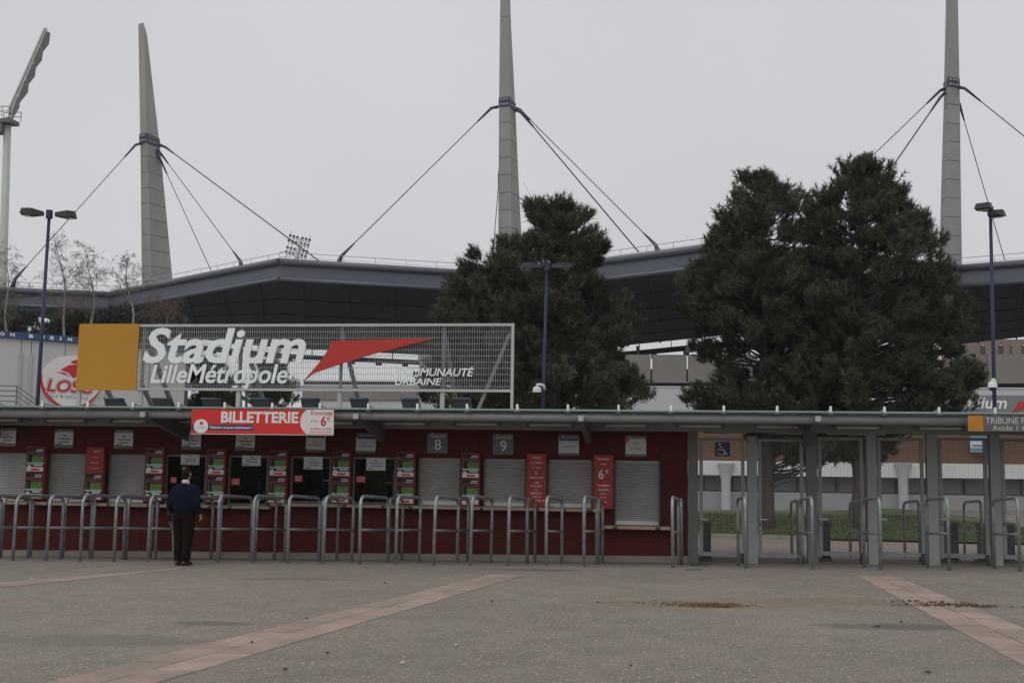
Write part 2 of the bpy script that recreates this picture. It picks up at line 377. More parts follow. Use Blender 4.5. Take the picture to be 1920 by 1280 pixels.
def paved_band(l0, l1, r0, r1, ynear, yfar, steps, split=.5):
    L0, L1, Ra, Rb = G(*l0), G(*l1), G(*r0), G(*r1)
    ln = lambda a, b, y: a.x + (b.x-a.x)*(y-a.y)/(b.y-a.y)
    band = thing('paved_band', None, None); band['kind'] = 'structure'
    for col in range(2):
        y = yfar; k = 0
        while y > ynear:
            st = random.uniform(*steps); y2 = max(y-st, ynear); g = .007
            def corner(t, yy):
                a, b = ln(L0, L1, yy), ln(Ra, Rb, yy); q = split + .012*math.sin(yy*2.3)
                return a + (b-a)*(0 if t == 0 else q if t == 1 else 1)
            ya, yb = y2+g, y-g; e = random.uniform(-.0015, .0025)
            xs = [corner(col, ya), corner(col+1, ya), corner(col+1, yb), corner(col, yb)]
            xs[0] += g if col else 0; xs[3] += g if col else 0; xs[1] -= 0 if col else g; xs[2] -= 0 if col else g
            ctr = Vector(((xs[0]+xs[2])/2, (ya+yb)/2, zg((xs[0]+xs[2])/2, (ya+yb)/2)))
            mb = MB('paver_pink'); yy = [ya, ya, yb, yb]
            i = .006; cx, cy = ctr.x, ctr.y
            mb.hexa([(x, q, zg(x, q)-.03) for x, q in zip(xs, yy)], [(x, q, zg(x, q)+.007+e) for x, q in zip(xs, yy)])
            mb.build('paver', band); y = y2
    return band
paved_band((90, 1280), (920, 1077), (295, 1280), (985, 1078), 4.5, G(950, 1077.5).y, (.62, 1.05))
paved_band((1606, 1079), (1920, 1248), (1682, 1081), (1920, 1178), 5.0, G(1640, 1079.5).y, (.42, .85))
paved_band((-200, 1108.3), (330, 1065.6), (-200, 1121.3), (345, 1066.6), G(-600, 1141).y, G(338, 1066).y, (.5, .8))

# drain cover in front of the gate post
a, b, c, d = G(1284, 1068.5), G(1314, 1068.5), G(1336, 1055.5), G(1298, 1055.5)
mb = MB('drain').hexa([(p.x, p.y, zg(p.x, p.y)-.01) for p in (a, b, c, d)], [(p.x, p.y, zg(p.x, p.y)+.008) for p in (a, b, c, d)])
tag(mb.build('drain_cover', loc=((a+c)/2)), 'dark metal drain cover set in the ground by the end of the red kiosk', 'drain cover')

# ------------------------------------------------------------------ ticket kiosk
YW = 24.5
WIN = [(-80, 47, 0), (82, 158, 0), (196, 270, 0), (308, 386, 1), (426, 502, 1), (543, 620, 1), (660, 742, 1), (780, 863, 0), (903, 986, 0), (1024, 1112, 0), (1150, 1239, 0)]
wx = lambda px, Y=YW, py=900: P(px, py, Y).x
XL, XR = wx(-140), wx(1290)
Z_TOP = 2.86; Z_WIN = P(820, 858, YW).z
Z_CL, Z_CR, Z_LOW = P(300, 944, YW).z, P(800, 947, YW).z, P(1195, 985, YW).z
XS1, XS2 = wx(514), wx(1131)                # where the ledges step
zc_at = lambda x: Z_CL if x < XS1 else Z_CR if x < XS2 else Z_LOW
zpl = lambda x: zg(x, YW)+.135              # top of the concrete plinth
kiosk = thing('ticket_office', 'long red clad ticket kiosk with closed and open windows under a glass canopy', 'kiosk', ((XL+XR)/2, YW, zg(-6, YW)))
edges = sorted(set([XL, XR] + [wx(a) for a, b, o in WIN if a > 0] + [wx(b) for a, b, o in WIN] + [XS1, XS2]))
mb = MB('plinth'); n = 8
for i in range(n):
    xa, xb = XL+(XR-XL)*i/n, XL+(XR-XL)*(i+1)/n
    mb.hexa([(xa, YW+.015, zg(xa, YW)-.1), (xb, YW+.015, zg(xb, YW)-.1), (xb, 27.5, zg(xb, YW)-.1), (xa, 27.5, zg(xa, YW)-.1)], [(xa, YW+.015, zpl(xa)), (xb, YW+.015, zpl(xb)), (xb, 27.5, zpl(xb)), (xa, 27.5, zpl(xa))])
mb.build('plinth', kiosk)
def clad(xa, xb, za0, za1, zb):             # one cladding panel; its foot may follow the sloping plinth
    g = .004
    MB('cladding').hexa([(xa+g, YW, za0+g), (xb-g, YW, za1+g), (xb-g, YW+.12, za1+g), (xa+g, YW+.12, za0+g)], [(xa+g, YW, zb-g), (xb-g, YW, zb-g), (xb-g, YW+.12, zb-g), (xa+g, YW+.12, zb-g)]).build('panel', kiosk)
seams = [XL, wx(60), wx(270), wx(490), XS1, wx(702), wx(898), wx(1086), XS2, XR]
for xa, xb in zip(seams, seams[1:]): clad(xa, xb, zpl(xa), zpl(xb), zc_at((xa+xb)/2))
tops = [XL, wx(30), wx(175), wx(335), wx(490), wx(705), wx(896), wx(1090), wx(1240), XR]
for xa, xb in zip(tops, tops[1:]): clad(xa, xb, Z_WIN, Z_WIN, Z_TOP)
for i, (a, b, o) in enumerate(WIN):
    xa = wx(b); xb = wx(WIN[i+1][0]) if i+1 < len(WIN) else XR
    zb = min(zc_at(xa-.05), zc_at(xb+.05)) if xb < XR else Z_LOW
    clad(xa, xb, zc_at((xa+xb)/2), zc_at((xa+xb)/2), Z_WIN)
clad(XS2+.003, wx(1150), Z_LOW, Z_LOW, Z_CR)
# back, side, roof, room
MB('cladding').box(XR-.12, XR-.002, YW+.125, 27.4, zpl(XR), Z_TOP).build('side_wall', kiosk)
MB('cladding').box(XL, XR-.125, 27.3, 27.42, zpl(XL)-.02, Z_TOP).build('rear_wall', kiosk)
MB('steel_grey').box(XL-.1, XR+.02, YW+.02, 27.6, Z_TOP+.003, Z_TOP+.03).build('roof', kiosk)
xa, xb = wx(290), wx(762)
MB('room_yellow').box(wx(640), xb, 26.4, 26.5, .1, Z_TOP-.02).build('room_wall', kiosk)  # back wall of the last open bay, strong yellow
MB('room_dark').box(xa, wx(640)-.003, 26.4, 26.5, .1, Z_TOP-.02).build('room_wall', kiosk)
MB('room_grey').box(xa, xb, YW+.15, 26.39, .1, .2).build('room_floor', kiosk)
MB('room_grey').box(xa, xb, YW+.13, 26.39, Z_WIN+.25, Z_WIN+.3).build('room_ceiling', kiosk)
for px, m in ((292, 'room_dark'), (404, 'room_yellow'), (524, 'room_dark'), (640, 'room_yellow'), (760, 'room_yellow')):
    x = wx(px, 24.9); MB(m).box(x-.03, x+.03, YW+.14, 26.38, .21, Z_WIN+.24).build('partition', kiosk)
for px0, px1, py0, m in ((455, 487, 893, 'room_dark'), (572, 602, 890, 'room_dark'), (693, 722, 892, 'room_yellow'), (345, 372, 893, 'room_dark')):
    xa, xb, za, zb = RC(px0, py0, px1, 960, 26.3)
    mb = MB('room_grey').box(xa, xa+.05, 26.3, 26.38, za, zb).box(xb-.05, xb, 26.3, 26.38, za, zb).box(xa+.05, xb-.05, 26.3, 26.38, zb-.05, zb)
    mb.use(m).box(xa+.05, xb-.05, 26.34, 26.37, za, zb-.05); mb.build('door', kiosk)
for px0, px1, py0, py1 in ((605, 621, 877, 902), (605, 621, 906, 935), (723, 738, 881, 906), (723, 738, 908, 936), (487, 501, 896, 925)):
    xa, xb, za, zb = RC(px0, py0, px1, py1, 25.4)
    MB('paper').box(xa, xb, 25.4, 25.41, za, zb).use('photo_dark').box(xa+.01, xb-.03, 25.396, 25.399, za+.04, zb-.01).build('pinned_sheet', kiosk)
def shutter(xa, xb, za, zb, y):
    mb = MB('shutter'); p = .045; k = int((zb-za-.09)/p); prof = [(.012, 0), (-.010, .16), (-.018, .5), (-.012, .80), (.012, .97)]
    z0 = za+.09
    for i in range(k):
        vs = [(x, y+d, z0+(i+t)*p) for d, t in prof for x in (xa, xb)]
        mb.add(vs, [(2*j, 2*j+1, 2*j+3, 2*j+2) for j in range(len(prof)-1)])
    mb.box(xa, xb, y-.012, y+.02, z0+k*p, zb)
    o = mb.build('shutter', kiosk)
    MB('shutter_rail').box(xa, xb, y-.025, y+.02, za+.003, za+.088).build('bottom_rail', o)
    for x in (xa, xb): MB('steel_dark').box(x-.02, x+.02, y-.03, y+.03, za+.002, zb-.002).build('guide_rail', o)
for i, (a, b, o) in enumerate(WIN):
    xa, xb = wx(a)+.006, wx(b)-.006; za, zb = zc_at((xa+xb)/2)+.004, Z_WIN-.004
    if not o: shutter(xa+.025, xb-.025, za, zb, YW+.17)
    else:
        w = MB('steel_dark')
        for q in ((xa, xa+.04, za, zb), (xb-.04, xb, za, zb), (xa+.04, xb-.04, za, za+.04), (xa+.04, xb-.04, zb-.04, zb)): w.box(q[0], q[1], YW+.04, YW+.1, q[2], q[3])
        w = w.build('window', kiosk)
        MB('glass').box(xa+.04, xb-.04, YW+.065, YW+.072, za+.04, zb-.04).build('pane', w)
for xa, xb, z in ((XL, XS1, Z_CL), (XS1+.01, XS2, Z_CR), (XS2+.005, wx(1257), Z_LOW)):
    x = xa
    while x < xb-.05:
        x2 = min(x+random.uniform(1.2, 1.7), xb)
        if xb-x2 < .3: x2 = xb
        o = MB('ledge').box(x, x2-.006, YW-.24, YW-.002, z-.065, z-.002).build('ledge_plank', kiosk)
        for q in (x+.12+random.uniform(0, .15), x2-.2-random.uniform(0, .2)): MB('ledge_dark').box(q, q+random.uniform(.05, .13), YW-.2425, YW-.1, z-.064, z-.012).build('bracket_mark', o)
        x = x2

# ------------------------------------------------------------------ canopy along kiosk and gates
YC = 22.3
clips = [80, 165, 250, 336, 422, 511, 600.5, 691, 783, 876, 970, 1065, 1160, 1258, 1357, 1457, 1557, 1658, 1760, 1865]
CX = [P(p, 765, YC).x for p in clips]
CX = [CX[0]-1.0*k for k in (3, 2, 1)] + CX + [CX[-1]+1.02*k for k in (1, 2, 3)]
zc = 2.905
canopy = thing('canopy', 'grey steel and glass canopy running along the kiosk and the gates', 'canopy', (0, YC, 2.6))
for i, (xa, xb) in enumerate(zip(CX, CX[1:])):
    yb = 24.62 if xb < XR+.4 else 26.9
    o = MB('glass_roof').box(xa+.006, xb-.006, YC+.004, yb, zc-.014, zc+.010).build('glass_panel', canopy)
    MB('glass_edge').box(xa+.006, xb-.006, YC-.002, YC+.003, zc-.020, zc+.013).build('panel_edge', o)
for x in CX[1:-1]:
    o = MB('stainless').box(x-.022, x+.022, YC-.035, YC-.02, zc-.01, zc+.10).build('clip', canopy)
    MB('steel_dark').box(x-.045, x+.045, YC-.05, YC-.004, zc-.055, zc-.022).build('clip_foot', o)
    MB('glass_edge').add([(x-.006, YC+.02, zc+.0105), (x+.006, YC+.02, zc+.0105), (x+.006, YC+.75, zc+.0105), (x-.006, YC+.75, zc+.0105), (x-.006, YC+.02, zc+.075), (x+.006, YC+.02, zc+.075)], [(0,3,2,1),(0,1,5,4),(1,2,5),(2,3,4,5),(3,0,4)]).build('fin', o)
CA, CB = CX[0], CX[-1]
MB('steel_grey').tube([(CA, YC+.16, P(960, 781.5, YC+.16).z), (CB, YC+.16, P(960, 781.5, YC+.16).z)], .085, 16).build('gutter', canopy)
MB('steel_dark').tube([(CA, 23.3, P(960, 787, 23.3).z), (CB, 23.3, P(960, 787, 23.3).z)], .04, 12).build('purlin', canopy)
zb0, zb1 = P(960, 805.5, 24.3).z, P(960, 788, 24.3).z
MB('steel_grey').box(CA, CB, 24.3, 24.494, zb0, zb1).build('beam', canopy)
for px, py in ((-115, 774), (267, 776.5), (667, 780), (1089, 784), (1534, 785), (2010, 788)):
    p = P(px, py, YC-.04); x = p.x; zt = p.z
    o = MB('steel_dark').add([(x+s*.05, y, z) for s in (-1, 1) for y, z in ((YC+.02, zt-.05), (YC+.02, zt+.05), (24.49, 2.80), (24.49, 2.33), (24.2, 2.36))],
        [(0,1,2,3,4), (9,8,7,6,5), (0,5,6,1), (1,6,7,2), (2,7,8,3), (3,8,9,4), (4,9,5,0)]).build('bracket', canopy)
    MB('sign_steel').box(x-.05, x+.05, YC-.05, YC+.018, zt-.05, zt+.05).build('bracket_end', o)
zl = P(1000, 796, 23.9).z
for s, e in ((-38, 38), (85, 160), (208, 276), (333, 408), (457, 535), (585, 664), (717, 800), (853, 936), (990, 1074), (1130, 1215), (1270, 1356), (1415, 1500), (1565, 1652), (1720, 1808), (1876, 1965)):
    xa, xb = P(s, 795, 23.9).x, P(e, 795, 23.9).x
    o = MB('tube_lamp').tube([(xa, 23.9, zl), (xb, 23.9, zl)], .022, 8).build('lamp_tube', canopy)
    for x in (xa, xb): MB('steel_dark').box(x-.03, x+.03, 23.86, 23.94, zl-.045, zl+.06).box(x-.012, x+.012, 23.94, 24.298, zl+.02, zl+.045).build('lamp_holder', o)
zl2 = P(1500, 812, 26.2).z
for s, e in ((1320, 1400), (1440, 1505), (1550, 1660), (1700, 1780), (1800, 1900)):
    xa, xb = P(s, 812, 26.2).x, P(e, 812, 26.2).x
    MB('tube_lamp').tube([(xa, 26.2, zl2), (xb, 26.2, zl2)], .02, 8).build('lamp_tube', canopy)
MB('steel_dark').box(XR+.03, CB, 26.15, 26.28, zl2+.04, zl2+.16).build('rear_beam', canopy)

# ------------------------------------------------------------------ gates
posts = [(1290, 1309, 806), (1402, 1420, 818), (1513, 1533, 806), (1627, 1645, 816), (1740, 1760, 814), (1859, 1878, 812), (1980, 1999, 812)]
pl = ['wide grey gate post against the end of the red kiosk', 'light grey gate post on the far side of the wheelchair gate', 'grey gate post under the canopy bracket, coloured darker for its shade', 'light grey gate post between the third and fourth mesh gates', 'grey gate post between the fourth and fifth mesh gates', 'grey gate post below the tribune sign', 'grey gate post past the tribune sign at the frame edge']
for i, (a, b, t) in enumerate(posts):
    xa, xb, _, zb = RC(a, t, b, 1055, YW); xm = (xa+xb)/2
    if xa < XR+.002: xa = XR+.002
    if i in (0, 2): zb = zb0-.004
    o = thing('gate_post', pl[i], 'post', (xm, YW+.1, zg(xm, YW)), 'posts between the mesh gates')
    MB('post_grey' if i not in (0, 2) else 'steel_dark').box(xa, xb, YW+.0, YW+.2, zg(xm, YW)-.05, zb).build('shaft', o)  # the post under the bracket has its shade put into a darker grey
    MB('steel_dark').box(xa+.02, xb-.02, YW+.02, YW+.18, zb+.001, zb+.012).build('cap', o)
gates = [(1310.5, 1398, 820, 1043), (1421, 1509, 822, 1045), (1534, 1622, 819, 1042), (1646, 1736, 820, 1043), (1761, 1856, 820, 1046), (1879, 1975, 822, 1049)]
gl = ['grey mesh gate with the blue wheelchair sign', 'grey mesh gate in front of the thick pine trunk', 'grey mesh gate beside the shade-darkened post under the bracket', 'grey mesh gate in front of the flared white column', 'grey mesh gate with dark pedestals behind both sides', 'grey mesh gate below the tribune sign, cut off by the frame']
for i, (a, b, t, bt) in enumerate(gates):
    xa, xb, za, zb = RC(a, t, b, bt, YW); xa += .012; xb -= .012
    o = thing('mesh_gate', gl[i], 'gate', ((xa+xb)/2, YW+.1, za), 'mesh gates beside the kiosk')
    y0, y1 = YW+.06, YW+.12; w = .07
    MB('steel_grey').box(xa, xa+w, y0, y1, za, zb).box(xb-w, xb, y0, y1, za, zb).box(xa+w, xb-w, y0, y1, za, za+.08).box(xa+w, xb-w, y0, y1, zb-.06, zb).build('frame', o)
    mb = MB('mesh_wire'); x = xa+w+.02
    while x < xb-w: mb.beam((x, y0+.028, za+.07), (x, y0+.028, zb-.05), .004, .004); x += .044
    z = za+.1
    while z < zb-.06: mb.beam((xa+w-.01, y0+.034, z), (xb-w+.01, y0+.034, z), .004, .004); z += .044
    mb.build('wire_mesh', o)
    zh = P((a+b)/2, 974, YW).z
    h = MB('stainless').tube([(xa+.03, y0-.004, zh), (xa+.03, y0-.05, zh), (xa+.17, y0-.05, zh)], .011, 8).build('handle', o)
    MB('ink').box(xa+.022, xa+.045, y0-.003, y0+.001, zh-.13, zh-.06).build('lock', o)
    zf = zg(xb, YW)
    MB('pedestal').box(xb-.09, xb-.02, y0-.03, y0-.003, zf+.004, za+.07).build('drop_bolt', o)
# wheelchair sign hung on the first gate
xa, xb, za, zb = RC(1341, 828, 1369, 855, YW); y = YW+.045
mb = MB('navy').box(xa, xb, y, y+.006, za, zb)
o = mb.build('wheelchair_sign', loc=(xa, y, za)); tag(o, 'small blue wheelchair symbol sign on the first mesh gate', 'sign')
cx, s = (xa+xb)/2-.02, (zb-za); mb = MB('white')
mb.disc(cx-.035, zb-.045, .022, .022, y-.004, 14, y-.001)
q = [(cx-.035, zb-.07), (cx-.03, zb-.155), (cx+.045, zb-.155), (cx+.085, zb-.245), (cx+.115, zb-.235)]
for a, b in zip(q, q[1:]): mb.beam((a[0], y-.003, a[1]), (b[0], y-.003, b[1]), .004, .018)
mb.beam((cx-.033, y-.003, zb-.105), (cx+.03, y-.003, zb-.105), .004, .014)
arc = [(cx-.005+.07*math.cos(t), zb-.195+.07*math.sin(t)) for t in np.linspace(math.radians(125), math.radians(345), 18)]
for a, b in zip(arc, arc[1:]): mb.beam((a[0], y-.003, a[1]), (b[0], y-.003, b[1]), .004, .013)
mb.build('wheelchair_symbol', o)

# ------------------------------------------------------------------ the big roof sign
YS = 25.0
sx0, sx1 = P(148, 670, YS).x, P(963.5, 670, YS).x; sz0, sz1 = 3.43, 4.895; szf = Z_TOP+.03
sign = thing('roof_sign', 'large grating sign with white stadium lettering, yellow square and red wedge on the kiosk roof', 'sign', ((sx0+sx1)/2, YS, szf))
yx = P(260, 670, YS).x
pn = MB('yellow').box(sx0, yx, YS-.06, YS-.015, sz0-.005, sz1+.01).build('yellow_panel', sign)
fr = MB('sign_steel').box(yx+.01, sx1-.055, YS-.04, YS+.04, sz1-.055, sz1).box(yx+.01, sx1-.055, YS-.04, YS+.04, sz0, sz0+.055).box(sx1-.055, sx1, YS-.045, YS+.045, szf, sz1+.004).build('frame', sign)
mb = MB('grating_steel'); x = yx+.03
while x < sx1-.06: mb.box(x-.0034, x+.0034, YS-.006, YS+.006, sz0+.05, sz1-.05); x += .0515
z = sz0+.055+.06
while z < sz1-.06: mb.box(yx+.012, sx1-.055, YS-.0125, YS-.0065, z-.004, z+.004); z += .131
mb.build('grating', sign)
for px in (146, 262, 446, 636, 829):
    x = P(px, 745, YS).x; MB('sign_steel').box(x-.045, x+.045, YS+.0, YS+.08, szf, sz0 if px > 150 else sz1-.1).build('post', sign)
    if px > 200: MB('brace').box(x-.03, x+.03, YS+.042, YS+.10, sz0+.056, sz1-.06).build('stiffener', sign)
    MB('brace').beam((x, YS+.1, sz1-.2), (x, YS+2.1, szf), .08, .09).build('strut', sign)
    if px == 262: MB('brace').beam((x, YS+.1, sz0+.1), (x, YS+1.0, szf), .07, .08).build('strut', sign)
MB('brace').beam((sx1-.1, YS+.06, sz1-.2), (P(890, 757, YS).x, YS+.06, szf), .06, .07).build('strut', sign)
def word(s, x0, y0, x1, y1, m, shear, bold, ext, yy, part, parent):
    pos = [text_adv(s[:i], s[i], shear=0.0, bold=bold, extrude=0.0) for i in range(len(s))]
    v, _ = text_geo(s, shear, bold, .5); lo, hi = v.min(0), v.max(0)
    xa, xb, za, zb = RC(x0, y0, x1, y1, YS); sx = (xb-xa)/(hi[0]-lo[0]); sz = (zb-za)/(hi[1]-lo[1])
    for i, ch in enumerate(s):
        if ch == ' ': continue
        g, f = text_geo(ch, shear, bold, .5); off = pos[i]
        base, _ = text_geo(s[0], shear, bold, .5)
        MB(m).add([(xa+(p[0]+off-lo[0])*sx, yy-p[2]*ext, za+(p[1]-lo[1])*sz) for p in g], f).build(part, parent)
word('Stadium', 272, 615, 575, 682, 'letter_white', .22, .022, .05, YS-.06, 'letter', sign)
word('Lille', 285, 684, 353, 718.5, 'letter_white', .22, .016, .04, YS-.06, 'letter', sign)
word('Métropole', 353, 683, 541, 730, 'letter_white', .22, .016, .04, YS-.06, 'letter', sign)
word('COMMUNAUTÉ', 742, 687, 889, 705.5, 'letter_white', .22, .012, .03, YS-.05, 'letter', sign)
word('URBAINE', 742, 709, 829, 722, 'letter_white', .22, .012, .03, YS-.05, 'letter', sign)
wp = [(570, 716), (590, 700), (640, 683), (700, 664.5), (760, 649), (815, 635), (760, 636), (623, 640), (620, 651), (612, 664), (600, 681)]
wpts = [(P(a, b, YS).x, P(a, b, YS).z) for a, b in wp]
MB('swoosh_red').plate(wpts, YS-.09, YS-.05).build('red_wedge', sign)
# sign floodlights on the kiosk roof edge
for i, px in enumerate((215, 305, 397, 490, 582.5, 674.5, 770.5, 868)):
    x = P(px, 752, 23.9).x; zb_ = 2.93; zt = P(px, 747, 23.9).z
    lab = 'dark floodlight with blue visor on the canopy, %s from the yellow panel' % ORD[i]
    o = thing('floodlight', lab, 'floodlight', (x, 23.9, zb_), 'floodlights lighting the roof sign')
    w = .185; MB('lamp_body').hexa([(x-w*.75, 23.85, zb_+.01), (x+w*.95, 23.85, zb_+.01), (x+w*.95, 24.3, zb_+.01), (x-w*.75, 24.3, zb_+.01)], [(x-w, 23.78, zt-.022), (x+w*.75, 23.78, zt-.022), (x+w*.75, 24.05, zt-.022), (x-w, 24.05, zt-.022)]).build('body', o)
    MB('lamp_blue').hexa([(x-w*1.05, 23.74, zt-.02), (x+w*.85, 23.74, zt-.02), (x+w*.85, 24.07, zt-.02), (x-w*1.05, 24.07, zt-.02)], [(x-w, 23.76, zt+.012), (x+w*.8, 23.76, zt+.012), (x+w*.8, 24.05, zt+.012), (x-w, 24.05, zt+.012)]).build('visor', o)
    MB('steel_dark').box(x-.12, x+.12, 24.06, 24.1, zb_-.012, zb_+.06).build('mount', o)

# ------------------------------------------------------------------ banner, tribune sign
def spx(mb, s, x0, y0, x1, y1, Y, yy, **k):
    xa, xb, za, zb = RC(x0, y0, x1, y1, Y); return mb.text(s, xa, xb, za, zb, yy, **k)
YB = YC-.09; xa, xb, za, zb = RC(358.5, 767.5, 626, 813.5, YB)
ban = thing('ticket_banner', 'red BILLETTERIE banner with white bubble hung on the canopy edge', 'banner', ((xa+xb)/2, YB, za))
MB('banner_red').box(xa, xb, YB, YB+.02, za, zb).build('board', ban)
MB('white').box(xa-.008, xb, YB+.001, YB+.022, za-.012, za-.002).build('edge_strip', ban)
el = [(563+37*(1-math.cos(t)), 791-31*math.sin(t)) for t in np.linspace(math.radians(50), math.radians(-50), 17)]
el = [(min(p, 625.5), min(max(q, 767.8), 813.4)) for p, q in el] + [(625.8, 813.4), (625.8, 767.8)]
MB('white').plate([(P(a, b, YB).x, P(a, b, YB).z) for a, b in el], YB-.004, YB-.001).build('white_bubble', ban)
mb = MB('white'); spx(mb, 'BILLETTERIE', 414.5, 771.5, 559.5, 792.5, YB, YB-.003, bold=.035); mb.build('lettering', ban)
a_ = RC(358.8, 796, 475, 806, YB); nv = MB('navy').box(a_[0], a_[1], YB-.003, YB-.001, a_[2], a_[3]).build('navy_strip', ban)
mb = MB('white'); spx(mb, "l'histoire se joue maintenant !", 393.5, 798, 473, 805, YB, YB-.0045, bold=.02); mb.build('motto', nv)
c_ = P(377, 798.5, YB); lg = MB('white').disc(c_.x, c_.z, .145, .135, YB-.007, 36, YB-.004).build('round_badge', ban)
mb = MB('logo_red').plate([(c_.x-.03, c_.z+.05), (c_.x, c_.z+.02), (c_.x+.05, c_.z+.045), (c_.x+.02, c_.z+.09), (c_.x-.01, c_.z+.09)], YB-.0095, YB-.0075)
mb.use('logo_grey').text('LOSC', c_.x-.09, c_.x+.10, c_.z-.05, c_.z, YB-.008, shear=.2); mb.build('emblem', lg)
mb = MB('logo_red'); spx(mb, 'Economisez', 583.5, 769.5, 624.5, 778, YB, YB-.0055, bold=.02); spx(mb, '6', 601.5, 779, 612, 799, YB, YB-.0055, bold=.03); spx(mb, '€', 613, 779, 620, 790, YB, YB-.0055)
spx(mb, "jusqu'à", 583, 786, 596.5, 792, YB, YB-.0055); spx(mb, 'En achetant vos billets', 582, 801, 622, 805.5, YB, YB-.0055, bold=.015); spx(mb, 'avant le jour du match', 582, 807, 622, 812, YB, YB-.0055, bold=.015); mb.build('offer_text', ban)
YT = YC-.09
xa, xb, za, zb = RC(1844.5, 780, 2075, 809, YT); tb = thing('tribune_sign', 'dark grey TRIBUNE sign with yellow square on the canopy edge', 'sign', (xa, YT, za))
MB('plate').box(xa, xb, YT, YT+.02, za, zb).build('board', tb)
a_ = RC(1815, 779, 1844, 808, YT); MB('yellow').box(a_[0], a_[1]-.002, YT-.006, YT+.02, a_[2], a_[3]).build('yellow_square', tb)
for w_, q_ in (('TRIBUNE P', (1848, 782.5, 1922, 794)), ('Accès 1 à', (1861, 797.5, 1922, 806.5))): spx(MB('plate_text'), w_, *q_, YT, YT-.003, bold=-.004).build('text_line', tb)

# ------------------------------------------------------------------ counter signs over the windows
CS = [(13, 819), (120, 821.5), (232, 823), (359, 824.5), (460, 826), (592, 828), (686, 830), (820, 830), (943, 832.5), (1066.5, 834), (1192, 836)]
cl = ['notice covered counter sign at the far end of the kiosk, cut off by the frame', 'notice covered counter sign above the shutter beside the plain red text poster', 'notice covered counter sign above the third closed shutter', 'notice covered counter sign above the man in the navy sweater', 'notice covered counter sign under the middle of the red banner', 'notice covered counter sign under the white bubble of the banner', 'notice covered counter sign beside the second canopy bracket', 'grey counter sign reading Guichet 8', 'grey counter sign reading Guichet 9, next to the plain red text board', 'counter sign with the invitations notice', 'counter sign above the tall shutter at the gate end of the kiosk']
for i, (cx, cy) in enumerate(CS):
    s = 17.5+2.2*i/10; xa, xb, za, zb = RC(cx-s, cy-s, cx+s, cy+s, YW-.03)
    o = thing('counter_sign', cl[i], 'sign', ((xa+xb)/2, YW-.03, za), 'counter signs above the ticket windows')
    MB('plate').box(xa, xb, YW-.03, YW-.003, za, zb).build('plate', o); w, h = xb-xa, zb-za; y = YW-.033
    MB('plate_text').text('Guichet', xa+w*.17, xb-w*.08, zb-h*.24, zb-h*.04, y, bold=.0).build('lettering', o)
    if i in (7, 8): MB('plate_text').text('89'[i-7], xa+w*.37, xb-w*.31, za+h*.15, za+h*.68, y, bold=.01).build('number', o)
    else:
        tilt = random.uniform(-.012, .012)
        p = MB('paper', Matrix.Translation((xa, y, za)) @ Matrix.Rotation(tilt, 4, 'Y') @ Matrix.Translation((-xa, -y, -za)))
        p.box(xa+w*.02, xb-w*.01, y-.004, y-.002, za+h*(.12 if i > 4 else .16), zb-h*.17); p.use('navy')
        if i in (5, 6, 9): p.box(xa+w*.05, xb-w*.05, y-.006, y-.0045, zb-h*.29, zb-h*.18)
        p.use('ink')
        if i in (5, 6): p.text('LIGUE 1', xa+w*.34, xb-w*.34, zb-h*.55, zb-h*.48, y-.005); p.text('EN VENTE ICI', xa+w*.14, xb-w*.14, zb-h*.72, zb-h*.62, y-.005, bold=.01)
        elif i == 9: p.text('INVITATIONS', xa+w*.18, xb-w*.16, zb-h*.62, zb-h*.53, y-.005)
        elif i == 10:
            p.text('GUICHET', xa+w*.32, xb-w*.30, zb-h*.42, zb-h*.35, y-.005); p.text('ENTREPRISES', xa+w*.22, xb-w*.22, zb-h*.66, zb-h*.59, y-.005)
            p.use('logo_red').plate([(xa+w*.03, zb-h*.18), (xa+w*.03, zb-h*.42), (xa+w*.2, zb-h*.18)][::1], y-.006, y-.0045)
        else:
            for a0, a1, q in ((.42, .6, .34), (.18, .84, .50), (.28, .78, .66), (.1, .45, .78)): p.box(xa+w*a0, xa+w*a1, y-.006, y-.0045, zb-h*(q+.05), zb-h*q)
        p.build('paper_notice', o)
# notices hanging inside the open windows
wn = ['white notice hanging in the window above the man in the navy sweater', 'white notice hanging in the second open window', 'white notice hanging in the third open window', 'white notice hanging in the yellow walled window']
for i, (x0, y0, x1, y1) in enumerate(((339, 850, 374, 871), (454, 851, 489, 873), (569.5, 856, 605, 879.5), (687, 858, 723, 881.5))):
    xa, xb, za, zb = RC(x0, y0, x1, y1, YW+.03); w, h = xb-xa, zb-za
    mb = MB('paper').box(xa, xb, YW+.03, YW+.033, za, zb); mb.use('ink')
    for a0, a1, q in ((.4, .6, .2), (.2, .82, .42), (.25, .8, .62), (.08, .4, .85)): mb.box(xa+w*a0, xa+w*a1, YW+.0275, YW+.029, zb-h*(q+.06), zb-h*q)
    tag(mb.build('paper_notice', loc=(xa, YW+.03, za)), wn[i], 'notice', 'notices hung in the open ticket windows')
rn = ['small red sticker in the window in front of the man', 'small red sticker in the second open window', 'small red sticker in the third open window', 'small red sticker in the yellow walled window']
for i, (x0, y0, x1, y1) in enumerate(((320, 894, 331, 905), (433.5, 896, 449.5, 909), (552, 890.5, 567, 903), (668, 892, 685, 904))):
    xa, xb, za, zb = RC(x0, y0, x1, y1, YW+.055)
    mb = MB('logo_red').box(xa, xb, YW+.055, YW+.06, za, zb).use('white')
    for q in (.25, .5, .75): mb.box(xa+.02, xb-.02, YW+.0525, YW+.054, zb-(zb-za)*q-.004, zb-(zb-za)*q+.004)
    tag(mb.build('red_sticker', loc=(xa, YW+.055, za)), rn[i], 'sticker', 'red stickers in the open ticket windows')

